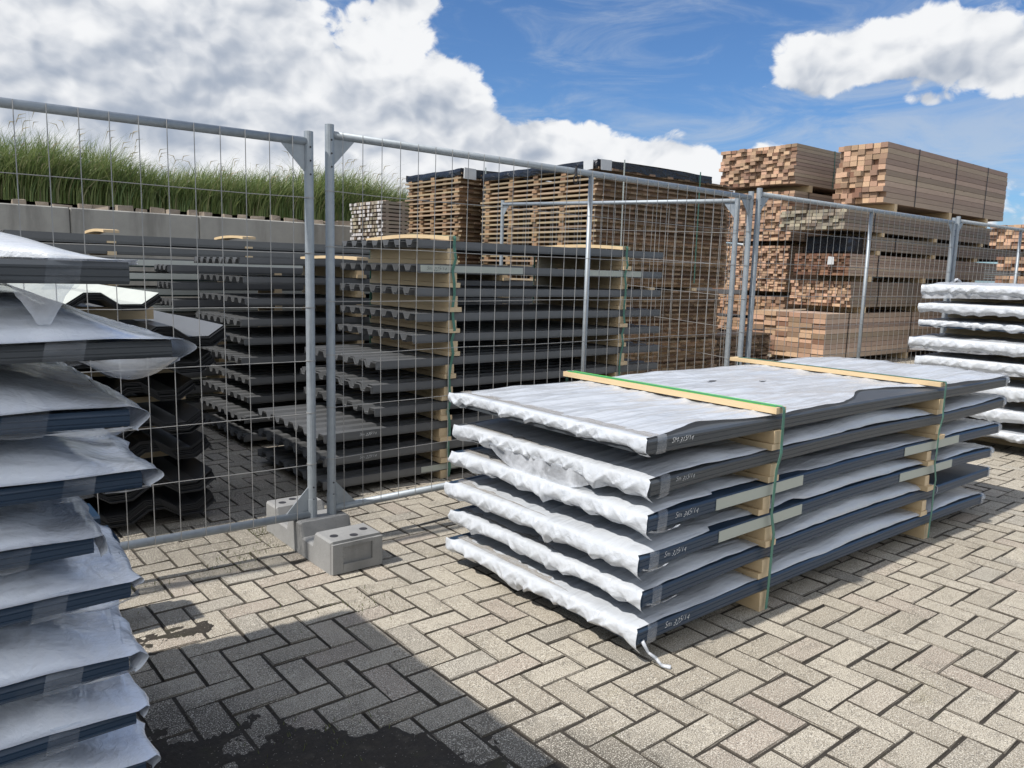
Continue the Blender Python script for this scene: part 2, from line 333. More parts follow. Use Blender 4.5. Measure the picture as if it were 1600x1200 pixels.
def thing(name, loc, label, cat, group=None):
    o = bpy.data.objects.new(name, None); C.objects.link(o); o.location = loc; o.empty_display_size = .1
    return tag(o, label, cat, group)
ORD = ['topmost', 'second from top', 'third from top', 'fourth from top', 'fifth from top', 'sixth from top', 'seventh from top', 'eighth from top', 'ninth from top', 'tenth from top', 'eleventh from top']
def nz(x, y, z=0): return noise.noise(Vector((x, y, z)))
def crease(x, y, z=0): return 1-min(1, abs(nz(x, y, z))*3.0)
def ridge(x, y, z=0): return 1-min(1, abs(nz(x, y, z))*2.2)
# ------------------------------------------------------------------ ground
def ground():
    g = MB(); g.v = [(-400, -400, -.005), (600, -400, -.005), (600, 600, -.005), (-400, 600, -.005)]; g.quad((0, 1, 2, 3), 'soil')
    tag(g.build('ground'), kind='structure')
    W = .1083; ox, oy = 1.4979, 1.9935; j = .0034; ch = .0034
    mb = MB()
    def br(x0, x1, y0, y1):
        x0 += j; x1 -= j; y0 += j; y1 -= j
        tz = rnd.gauss(0, .0009); ax = rnd.gauss(0, .0016)/.1; ay = rnd.gauss(0, .0016)/.1; cx, cy = (x0+x1)/2, (y0+y1)/2
        k = len(mb.v); dx, dy = rnd.uniform(-.0012, .0012), rnd.uniform(-.0012, .0012)
        zz = lambda x, y: tz+(x-cx)*ax+(y-cy)*ay
        def cj(): return rnd.uniform(-.002, .002)
        for (x, y) in ((x0+ch, y0+ch), (x1-ch, y0+ch), (x1-ch, y1-ch), (x0+ch, y1-ch)): mb.v.append((x+dx+cj(), y+dy+cj(), zz(x, y)))
        for (x, y) in ((x0, y0), (x1, y0), (x1, y1), (x0, y1)): mb.v.append((x+dx, y+dy, zz(x, y)-.0045))
        for (x, y) in ((x0, y0), (x1, y0), (x1, y1), (x0, y1)): mb.v.append((x+dx, y+dy, -.02))
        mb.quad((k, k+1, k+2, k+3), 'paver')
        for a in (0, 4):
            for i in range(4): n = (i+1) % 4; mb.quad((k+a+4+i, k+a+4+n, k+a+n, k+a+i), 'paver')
    x0, x1, y0, y1 = -2.0, 16.0, -2.2, 10.6
    # lattice vectors (1,-1) and (4,0) in units of W
    for q in range(-60, 60):
        for p in range(-200, 200):
            ux, uy = p+4*q, -p
            X, Y = ox+ux*W, oy+uy*W
            if not (x0 < X < x1 and y0 < Y < y1): continue
            br(X, X+2*W, Y-W, Y)
            br(X+2*W, X+3*W, Y-W, Y+W)
    tag(mb.build('brick_paving'), kind='structure')
    f = MB()
    for (a, b, c, d) in ((16, 300, -300, 300), (-300, -2.0, -300, 300), (-2.0, 16, -300, -2.2), (-2.0, 16, 10.6, 300)):
        k = len(f.v); f.v += [(a, c, -.006), (b, c, -.006), (b, d, -.006), (a, d, -.006)]; f.quad((k, k+1, k+2, k+3), 'far_ground')
    tag(f.build('yard_surface'), kind='structure')
    # soil lying over the bricks
    s = MB(); n = 220; rows = []
    for i in range(n+1):
        x = -.2+2.0*i/n; row = []
        for k in range(n+1):
            y = .7+2.2*k/n
            # signed distance below the line (0.42,2.46)-(1.38,1.55)
            t = ((x-.42)*.691+(y-2.46)*.723)
            d = -t+.015+.16*nz(x*2.6, y*2.6, 5)+.07*nz(x*9, y*9, 2)
            d = min(d, 1.42-x+.1*nz(x*5, y*5, 8), .5)
            h = min(max(d*.06, -.012), .0075)
            rel = .0055*nz(x*5, y*5, 1)+.0045*nz(x*17, y*17, 3)+.0022*nz(x*60, y*60, 4)+.0012*nz(x*140, y*140, 4)
            z = -.0045+h+rel*(1 if h > -.004 else .4)
            for (px, py, pr) in ((.74, 2.93, .12), (.60, 2.86, .1)):
                dd = math.hypot(x-px, y-py); 
                if dd < pr*1.5: z = max(z, .006*(1-dd/pr)+rel)
            row.append((x, y, min(z, .009)))
        rows.append(row)
    s.grid(rows, 'soil')
    tag(s.build('soil', smooth=True), kind='stuff', label='black soil and moss spread over the brick paving', cat='soil')
ground()
# ------------------------------------------------------------------ fence
def fence_panel(A, B, zb, zt, label, spacing=.105, postr=.021, mid=True, nh=7, lz=(0, 0)):
    A = Vector((A[0], A[1], 0)); B = Vector((B[0], B[1], 0)); d = (B-A); L = d.length; d.normalize(); nrm = Vector((d.y, -d.x, 0))
    up = Vector((0, 0, 1)); la, lb = lz
    t = thing('fence_panel', tuple(A+up*zb), label, 'fence panel', 'mobile fence panels')
    def P(s, z): return A+d*s+up*(z+(la*(1-s/L)+lb*s/L))
    for s, tw in ((0, 0), (L, 1)):
        m = MB(); m.tube(P(s, zb), P(s, zt), postr, 'galvanised', 14); m.tube(P(s, zb-.0), P(s, zb+.16), postr*1.12, 'galvanised', 14)
        for z in (zt-.07, zt-.13, zt-.19, zb+.10, zb+.16, zb+.22):
            c = P(s, z); m.tube(c-nrm*-.0, c+nrm*(postr+.0015), .0045, 'bolt_hole', 8)
        m.build('post', t, smooth=False)
    m = MB(); z1 = zt-.045; m.tube(P(.015, z1), P(L-.015, z1), .0185, 'galvanised', 12); m.build('top_rail', t, smooth=True)
    m = MB(); z2 = zb+.085; m.tube(P(.015, z2), P(L-.015, z2), .0185, 'galvanised', 12); m.build('bottom_rail', t, smooth=True)
    if mid:
        m = MB(); m.tube(P(L*.5, z2), P(L*.5, z1), .016, 'galvanised', 10); m.build('mid_post', t, smooth=True)
    for s, sg in ((.018, 1), (L-.018, -1)):
        for z, sz in ((z1-.012, -1), (z2+.012, 1)):
            m = MB(); p = P(s, z); q = [p-nrm*.003, p+d*sg*.115-nrm*.003, p+up*sz*.125-nrm*.003]
            if sg*sz < 0: q = q[::-1]
            m.prism(q, nrm*.006, 'galvanised'); m.build('corner_bracket', t)
    m = MB(); r = .0019; x = spacing*.55; k = 0
    while x < L-.03:
        b1 = nz(x*3, A.x)*.006; b2 = nz(x*3, A.x+9)*.006
        off = nrm*(.0205)
        m.tube(P(x, z2-.014)+off, P(x+b1*.5, (z1+z2)/2)+nrm*.012, r, 'wire', 5, False); m.tube(P(x+b1*.5, (z1+z2)/2)+nrm*.012, P(x, z1+.014)+off, r, 'wire', 5, False); x += spacing
    for i in range(1, nh):
        z = z1+(z2-z1)*i/nh; pts = [P(.0, z)+nrm*.021]
        for q in range(1, 13): s = L*q/13; pts.append(P(s, z+.006*nz(s*1.7, z*5, A.x))+nrm*(.013+.004*nz(s*2, z*3, 7)))
        pts.append(P(L, z)+nrm*.021)
        for a, b in zip(pts[:-1], pts[1:]): m.tube(a, b, r, 'wire', 5, False)
    m.build('wire_mesh', t)
    for s in (0, L):
        m = MB()
        for i in range(1, nh):
            z = z1+(z2-z1)*i/nh; c = P(s, z); m.tube(c-up*.0022, c+up*.0022, postr+.0025, 'wire', 12)
        m.build('weld_rings', t)
    return t
a2 = R(2.0)
fence_panel((1.555-3.5*math.cos(a2), 3.41+3.5*math.sin(a2)), (1.555, 3.41), .085, 1.957, 'galvanised mesh fence panel nearest the camera, left of the concrete foot')
fence_panel((1.655, 3.405), (5.15, 3.53), .095, 2.0, 'mesh fence panel right of the concrete foot, in front of the grey sheet stack')
fence_panel((5.225, 3.51), (8.72, 3.51), .11, 2.03, 'mesh fence panel in front of the lumber packs, with centre post')
fence_panel((8.80, 3.50), (12.3, 3.47), .11, 2.05, 'farthest mesh fence panel, at the right edge behind the wrapped stack')
fence_panel((5.31, 3.76), (5.58, 7.10), .12, 2.0, 'mesh fence panel running backwards beside the slatted board packs', spacing=.10, mid=False, lz=(0, .15))
def foot(x0, x1, y0, y1, label):
    t = thing('concrete_foot', ((x0+x1)/2, (y0+y1)/2, 0), label, 'fence foot', 'concrete fence feet')
    m = MB(); H = .154; low = .09; L = y1-y0
    prof = [(0, 0), (0, H), (.16, H), (.185, low), (.30, low), (.32, H), (.455, H), (.475, low), (.585, low), (.61, H), (L, H), (L, 0)]
    # profile extruded across x in slices so that the ends can taper
    k = len(m.v); n = len(prof)
    xs = [x0+.012, x0, x0, x1, x1, x1-.012]
    def ring(x, ins):
        return [(x, y0+p[0]+(ins if p[0] == 0 else -ins if p[0] == L else 0), max(p[1]-(ins if p[1] > .05 else 0), 0)) for p in prof]
    rows = [ring(x0, .008), ring(x0+.010, 0), ring(x1-.010, 0), ring(x1, .008)]
    m.grid(rows, 'foot_concrete', closed=True)
    for r in (rows[0][::-1], rows[-1]):
        kk = len(m.v); m.v += r
        # cap as quads under the stepped outline
        idx = list(range(kk, kk+n)); m.quad(idx, 'foot_concrete')
    o = m.build('foot_body', t)
    # recessed panel on the near end: frame of raised strips
    f = MB(); w = x1-x0
    f.box(x0+.004, x0+.055, y0-.012, y0+.004, .005, H-.012, 'foot_concrete', jit=.001)
    f.box(x1-.055, x1-.004, y0-.012, y0+.004, .005, H-.012, 'foot_concrete', jit=.001)
    f.box(x0+.055, x1-.055, y0-.012, y0+.004, .005, .045, 'foot_concrete', jit=.001)
    f.box(x0+.055, x1-.055, y0-.012, y0+.004, H-.03, H-.012, 'foot_concrete', jit=.001)
    f.build('end_rim', t)
    h = MB()
    for hx, hy in ((x0+.05, y0+.07), (x0+.13, y0+.035), (x1-.05, y0+.085), (x0+.06, y1-.07), (x1-.06, y1-.07), ((x0+x1)/2, y1-.04)):
        c = Vector((hx, hy, H)); h.tube(c-Vector((0, 0, .03)), c+Vector((0, 0, .0012)), .019, 'bolt_hole', 14)
    h.build('socket_hole', t)
    return t
foot(1.467, 1.722, 3.03, 3.775, 'worn concrete fence foot under the joint of the two nearest fence panels')
foot(5.06, 5.31, 3.14, 3.88, 'concrete fence foot in the shadow behind the wrapped panel stack')
foot(8.64, 8.89, 3.13, 3.87, 'concrete fence foot beside the far right wrapped stack')
# ------------------------------------------------------------------ wrapped panel packs
def core(mb, u0, u1, v0, v1, zt, th, sag, m='panel_blue', n=28):
    """bundle of flat sheets: long side shows two fine grooves"""
    g = .0016
    sec = [(v0+.004, 0), (v0, .006), (v0, th*.30), (v0+g, th*.315), (v0+g, th*.345), (v0, th*.36), (v0, th*.64), (v0+g, th*.655), (v0+g, th*.685), (v0, th*.70), (v0, th-.008), (v0+.006, th), (v1-.004, th), (v1, th-.006), (v1, .006), (v1-.004, 0)]
    rows = []
    for i in range(n+1):
        u = u0+(u1-u0)*i/n; s = sag(u); rows.append([(u, y, zt-th+z+s) for y, z in sec])
    mb.grid(rows, m, closed=True)
    for r in (rows[0][::-1], rows[-1]): k = len(mb.v); mb.v += r; mb.quad(range(k, k+len(r)), m)
def film_sheet(name, parent, u0, u1, v0, v1, zt, sag, seed, m='film', flap=.085, inset=lambda u: .01, billow=lambda u, t: 0, endflap=.05, nu=80, nv=230, rip=1.0, over=.03, lip=0.0):
    mb = MB(); rows = []
    NF = 14; NE = 6
    rr = random.Random(int(seed*10)); tents = []; vv_ = v0-.02
    while vv_ < v1+.05:
        vv_ += rr.uniform(.05, .21); tents.append((vv_, rr.uniform(-.10, .10), rr.uniform(.015, .05), rr.uniform(.006, .024), rr.uniform(0, .45)))
    for i in range(-NF, nu+1+NE):
        row = []
        for j in range(nv+1):
            t = j/nv; tt = t**1.35
            if i < 0:
                s = -i/NF; uu = u0; v = v0-.004+(v1+.010-v0)*t
                k1 = sum(min(1, max(0, (s-q[4])*4))*q[3]/.02*max(0, 1-abs(v-q[0]-q[1]*s)/(q[2]*(.35+.9*s))) for q in tents if abs(v-q[0]) < .12); k2 = crease(v*10.5-.9*s, seed+7, .6); k3 = crease(v*19+1.6*s, seed+13, s*.3); amp = .45+1.4*abs(nz(v*1.7, seed+31))
                dr = flap*(.80+.16*nz(v*3.3, seed)+.10*(k1-.4)+.20*math.exp(-((t-.0)/.04)**2)+.08*math.exp(-((1-t)/.05)**2))
                du = -(.004+over*.45*math.sin(math.pi*min(1, s*1.02))**.8+(.012*(k1-.2)*s**.7+amp*.016*(k2-.4)*min(1, s*1.8)+amp*.004*(k3-.4)*min(1, s*3)))
                x = u0+du+.022*max(0, s-.7)*3; z = zt+.0075-dr*s+.010*(k2-.5)*s*amp+sag(u0)
                row.append((x, v+.010*nz(v*6, s, seed+1)*s, z)); continue
            if i > nu:
                s = (i-nu)/NE; v = v0-.004+(v1+.01-v0)*t
                x = u1+.012+.012*math.sin(math.pi*s)+.012*ridge(v*9, seed+4, s)*s; z = zt+.005-endflap*s*(.8+.4*nz(v*6, seed+8))+sag(u1)
                row.append((x, v, z)); continue
            a = i/nu; u = u0+(u1-u0)*(a*.55+.45*a*a)   # finer near u0
            ins = inset(u); e0 = v0+ins+.012*nz(u*3.1, seed+20)+.006*nz(u*11, seed+21)
            if ins < 0: e0 = v0+ins
            v = e0+(v1-e0)*tt
            fade = min(1, (u-u0)/.05) if u-u0 < .05 else 1
            z = zt+.0055+sag(u)+rip*(.0065*nz(u*.7, v*8+u*2.0, seed)+.0045*crease(u*.9, v*5+u*1.3, seed+1)+.0010*nz(u*7, v*13, seed+2)+.0022*crease(u*3+v*4, v*6-u*2, seed+6))
            fz = min(1, max(0, (u-u0-.02)/.12)); z = zt+.0065+sag(u)+(z-zt-.0055-sag(u))*fz+rip*fz*(.0022*crease(u*.6, v*15+u*.7, seed+11)+.0014*crease(u*2.2, v*24-u*1.1, seed+15)-.001)
            z += max(0, billow(u, t)) + max(0, -z+zt+.0015+sag(u))
            if t > .96: z -= (t-.96)*.6
            if lip and t < .06: z -= lip*(1-t/.06)
            if u-u0 < .07:
                z += .001*(1-(u-u0)/.07)
            row.append((u, v, z))
        rows.append(row)
    # order: flap rows must run bottom->top before the deck
    fl = rows[:NF]; rows = fl+rows[NF:]
    mb.grid(rows, m)
    return mb.build(name, parent, smooth=True)
def text_part(parent, body, size, loc, rot, m='ink_white', shear=.45, name='writing'):
    cu = bpy.data.curves.new('w', 'FONT'); cu.body = body; cu.size = size; cu.shear = shear; cu.extrude = .0002; cu.offset = -.022*size; cu.space_character = 1.02; cu.resolution_u = 3
    tmp = bpy.data.objects.new('w', cu); C.objects.link(tmp)
    dg = bpy.context.evaluated_depsgraph_get(); me = bpy.data.meshes.new_from_object(tmp.evaluated_get(dg))
    bpy.data.objects.remove(tmp); bpy.data.curves.remove(cu)
    mx = Matrix.Translation(loc)@rot.to_4x4()
    for v in me.vertices:
        v.co.y += .10*size*math.sin(v.co.x/size*2.3)+.04*size*nz(v.co.x/size*3, 5); v.co.x += .07*size*math.sin(v.co.y/size*5+v.co.x/size*2)
        v.co = mx@v.co
    me.materials.clear(); me.materials.append(M[m])
    o = bpy.data.objects.new(name, me); C.objects.link(o); o.parent = parent; o.matrix_parent_inverse = Matrix.Translation(-parent.location)
    return o
FACE = Matrix(((1, 0, 0), (0, 0, -1), (0, 1, 0)))   # text on a face looking to -y, reading along +x
def tape(parent, u0, u1, v0, zt, th, sag, m='film_tape', top=.06, low=.012):
    mb = MB(); rows = []
    for i in range(9):
        u = u0+(u1-u0)*i/8; w = .003*nz(u*30, zt*7); s = sag(u)
        rows.append([(u+.012, v0+top, zt+.0085+s), (u+.004, v0+.004, zt+.008+s), (u, v0-.003-w*.3, zt-.003+s), (u-.003, v0-.0035-abs(w), zt-th*.5+s), (u-.006, v0-.003-w*.3, zt-th-low*.4+s), (u-.01, v0+.01, zt-th-low+w+s)])
    mb.grid(rows, m); return mb.build('clear_tape', parent, smooth=True)
def bearer(u, v0, v1, z0, z1, label, group, w=.052, plank=.024, tall=True, off=0.0, cat='bearer'):
    t = thing('timber_bearer', (u, v0, z0), label, cat, group)
    e = rnd.uniform(-.015, .015)
    if tall and plank:
        m = MB(); m.box(u-w/2-.012+off, u+w/2+.010+off, v0-.006+e, v1+.01, z0+.0005, z0+plank, 'pine_y', my='pine_end', jit=.0012); m.build('plank', t)
        m = MB(); m.box(u-w/2+e*.4, u+w/2+e*.4, v0+.004, v1, z0+plank+.001, z1-.0005, 'pine_y', my='pine_end', jit=.0012); m.build('block', t)
    else:
        m = MB(); m.box(u-w/2, u+w/2, v0, v1, z0+.0005, z1-.0005, 'pine_y', my='pine_end', jit=.0012); m.build('block', t)
    return t
def strap(pts, label, name='strap', w=.017, th=.0016, axis=(1, 0, 0), m='strap_green', parent=None, group=None):
    mb = MB(); ax = Vector(axis)*w/2
    rows = []
    P = [Vector(p) for p in pts]
    for i, p in enumerate(P):
        d = (P[min(i+1, len(P)-1)]-P[max(i-1, 0)]).normalized(); n = d.cross(Vector(axis)).normalized()*th/2
        rows.append([p-ax-n, p+ax-n, p+ax+n, p-ax+n])
    mb.grid(rows, m, closed=True); o = mb.build(name, parent)
    if not parent: tag(o, label, 'strap', group)
    return o
TH = .052
def main_stack():
    tops = [.808, .672, .540, .408, .272, .134]
    v0, v1 = 1.700, 2.868; ub1, ub2 = 2.745, 4.27
    descr = ['flat white-wrapped panel pack, topmost of the front stack, under two timber battens', 'white-wrapped panel pack just below the topmost in the front stack',
             'wrapped panel pack with grey label strips, third from top of the front stack', 'wrapped panel pack with grey label strips, fourth from top of the front stack',
             'white-wrapped panel pack, second from the ground in the front stack', 'bottom white-wrapped panel pack of the front stack, trailing film at its corner']
    for k, zt in enumerate(tops):
        du = [0, .03, .02, -.01, .02, -.005][k]; u0 = 1.985+du; u1 = [5.215, 5.21, 5.16, 5.09, 5.10, 5.02][k]; dv = [0, .0, -.006, -.003, .0, -.008][k]
        sd = 10+k*7.3
        def sag(u, k=k):
            if u < ub1: return -[.004, .020, .010, .018, .022, .012][k]*((ub1-u)/(ub1-1.95))**1.6
            if u > ub2: return [-.0, .012, -.01, -.02, .0, -.02][k]*((u-ub2)/.9)**2
            return .010*math.sin(math.pi*(u-ub1)/(ub2-ub1))*[.4, 1, .8, 1, 1, .4][k]
        t = thing('panel_pack', (u0, v0, zt-TH), descr[k], 'panel pack', 'wrapped panel packs in the front stack')
        if k == 0: first = t
        mb = MB(); core(mb, u0, u1, v0+dv, v1, zt, TH, sag, 'panel_slate' if k < 2 else 'panel_blue'); mb.build('metal_panels', t)
        if k == 0:
            ins = lambda u: .004+.05*math.exp(-((u-2.35)/.25)**2)+.17*math.exp(-((u-3.85)/.36)**2)
            bil = lambda u, tt: .018*math.exp(-((u-5.05)/.25)**2)*math.sin(math.pi*min(1, max(0, tt)))+.02*math.exp(-((u-4.75)/.3)**2)*math.exp(-((tt-.9)/.2)**2)
        else:
            ins = lambda u, k=k: .004+.016*max(0, nz(u*1.9, k*3.7))+(.03 if k in (2, 3) and 2.4 < u < 3.0 else 0)
            def bil(u, tt, k=k):
                a = [0, .062, .015, .058, .066, .062][k]; b = 0
                if ub1+.05 < u < ub2-.05: b = 1.25*a*math.sin(math.pi*(u-ub1)/(ub2-ub1))**.6*(1-math.exp(-tt/.07))*math.exp(-(tt/.35)**2)*(.85+.5*nz(u*2.3, k*2.2, 4))
                elif u < ub1-.06: b = [0, .05, .055, .045, .05, .05][k]*math.sin(math.pi*min(1, (ub1-u)/(ub1-u0)))**.7*(1-math.exp(-tt/.08))*math.exp(-(tt/.4)**2)*(.75+.8*nz(u*3, k*5.1))
                elif u > ub2+.05: b = [0, .04, .045, .035, .0, .04][k]*math.sin(math.pi*min(1, (u-ub2)/(u1-ub2)))*(1-math.exp(-tt/.08))*math.exp(-(tt/.4)**2)
                return min(max(0, b), .070)
        rip = 1.5 if k == 0 else 1.0
        film_sheet('wrapping_film', t, u0, u1 if k != 4 else 4.35, v0+dv, v1, zt, sag, sd, flap=[.072, .088, .086, .098, .092, .090][k], inset=ins, billow=bil, rip=rip, over=[.022, .030, .034, .034, .034, .03][k])
        tape(t, u0+.05, u0+.10, v0+dv, zt, TH, sag, low=.02 if k else .004)
        mb = MB(); rows = [[(u0+.022+.006*nz(v*3, k)+.055*q/3, v, zt+.0095+sag(u0)+.0012*nz(v*9, q)) for q in range(4)] for v in [v0+dv+.012+(v1-.05-v0)*i/40 for i in range(41)]]
        mb.grid(rows, 'packing_tape'); mb.build('packing_tape', t, smooth=True)
        tape(t, u1-.03, u1+.004, v0+dv, zt, TH, sag)
        # loose film hanging at some places
        if k in (1,):
            mb = MB(); rows = []
            for i in range(14):
                s = i/13; v = 2.62-.75*s; rows.append([(u0-.012+.012*q/5+.006*nz(v*9, q), v, zt-.05-(.095*math.sin(math.pi*min(1, s*1.1))**.7+.01)*q/5) for q in range(6)])
            mb.grid(rows, 'film_loose'); mb.build('hanging_film', t, smooth=True)
        if k in (2, 3, 4):
            mb = MB(); rows = []; L = [0, 0, .12, .10, .13][k]
            for i in range(9):
                s = i/8; rows.append([(u0+.015+L*s, v0+dv-.004-.028*s+.018*q/4*(1-s)-.01*nz(s*4, q, k), zt-TH-.006-.012*q/4*(1-s*.7)-.012*s*(1-s)*4+.012*s) for q in range(5)])
            mb.grid(rows, 'film_loose'); mb.build('loose_film_end', t, smooth=True)
        if k == 5:
            mb = MB()
            p = [Vector((u0+.02, v0-.012, zt-.05)), Vector((u0+.035, v0-.03, zt-.09)), Vector((u0+.055, v0-.05, .025)), Vector((u0+.06, v0-.07, .006)), Vector((u0+.075, v0-.1, .005))]
            for a, b, r1, r2 in zip(p[:-1], p[1:], (.008, .005, .006, .006), (.005, .006, .006, .009)): mb.tube(a, b, r1, 'film_loose', 7, True, r2)
            mb.build('twisted_film', t, smooth=True)
        wt = ['SM-315/14', 'Sm 315/14', 'Sm 345/14', 'Sm 325/14', None, 'Sm 325/14'][k]
        if wt: text_part(t, wt, [.027, .024, .030, .028, 0, .032][k], Vector((u0+[.125, .13, .14, .125, 0, .14][k], v0+dv-.0016, zt-TH*([.5, .45, .62, .6, 0, .62][k])+sag(u0+.15))), Matrix.Rotation(.0, 3, 'X')@FACE)
        if k in (2, 3):
            for a, b in (((2.385, 2.985), (2.42, 3.0))[k-2], ((3.92, 4.57), (3.90, 4.52))[k-2]):
                mb = MB(); rows = [[(a+(b-a)*i/10, v0+dv-.0022, zt-TH+.004+sag(a+(b-a)*i/10)), (a+(b-a)*i/10, v0+dv-.0022, zt-.004+sag(a+(b-a)*i/10)), (a+(b-a)*i/10, v0+dv-.0005, zt-.004+sag(a+(b-a)*i/10)), (a+(b-a)*i/10, v0+dv-.0005, zt-TH+.004+sag(a+(b-a)*i/10))] for i in range(11)]
                mb.grid(rows, 'label_strip', closed=True); mb.build('label_strip', t)
    for x, y, w_ in ((3.31, 2.42, .032), (3.56, 2.29, .026), (3.26, 2.40, .014)):
        m = MB(); m.v = [(x+w_*math.cos(a)*(1+.5*nz(a*2, x)), y+.014*math.sin(a)*(1+.6*nz(a*3, y)), .826+.0005) for a in [2*math.pi*i/12 for i in range(12)]]; m.quad(range(12), 'ink_black'); m.build('printed_mark', first)
    for nm, u in (('near', ub1), ('far', ub2)):
        for k in range(5):
            zt = tops[k+1]+.005; zb = tops[k]-TH; uu = u+[.02, .01, -.03, .01, 0][k] if nm == 'near' else u+[.02, .02, -.06, -.05, -.06][k]
            bearer(uu, v0-.012, v1-.01, zt, zb, f"{'near' if nm == 'near' else 'far'}-strap timber bearer under the {ORD[k]} pack of the front stack" , 'timber bearers in the front stack')
        bearer(u, v0-.012, v1-.01, .0, tops[5]-TH, f"timber bearer on the paving under the front stack at the {'nearer' if nm == 'near' else 'farther'} strap", 'timber bearers in the front stack', tall=False)
    t = thing('top_batten', (2.76, 1.68, .82), 'pine batten sprayed green on its top edge, lying across the front stack', 'batten', 'battens on the front stack')
    m = MB(); m.box(2.73, 2.80, 1.685, 2.93, .826, .850, 'pine_y', my='pine_end', jit=.001); m.build('batten', t)
    m = MB(); rows = [[(2.7505+.004*nz(v*6, 1)-.006, v, .8515), (2.80, v, .8515)] for v in [1.70+1.215*i/30 for i in range(31)]]; m.grid(rows, 'green_paint'); m.build('green_marking', t)
    t = thing('top_batten', (4.27, 1.68, .82), 'plain pine batten across the far part of the front stack', 'batten', 'battens on the front stack')
    m = MB(); m.box(4.24, 4.31, 1.685, 2.98, .826, .848, 'pine_y', my='pine_end', jit=.001); m.build('batten', t)
    for u, lb, zt in ((2.765, 'green strap binding the front stack under the green-marked batten', .853), (4.275, 'green strap binding the front stack at the plain batten', .851)):
        pts = [(u, 2.94, .02), (u, 2.935, .5), (u, 2.935, zt)]
        pts += [(u, 1.676, zt), (u, 1.672, zt-.012), (u+.004, 1.6745, .70), (u-.004, 1.668, .665), (u-.018, 1.674, .60), (u-.036, 1.668, .48), (u-.03, 1.674, .42), (u-.012, 1.668, .33), (u-.006, 1.674, .27), (u-.02, 1.668, .14), (u-.012, 1.674, .09), (u-.02, 1.672, .012)]
        strap(pts, lb, group='straps on the front stack')
main_stack()
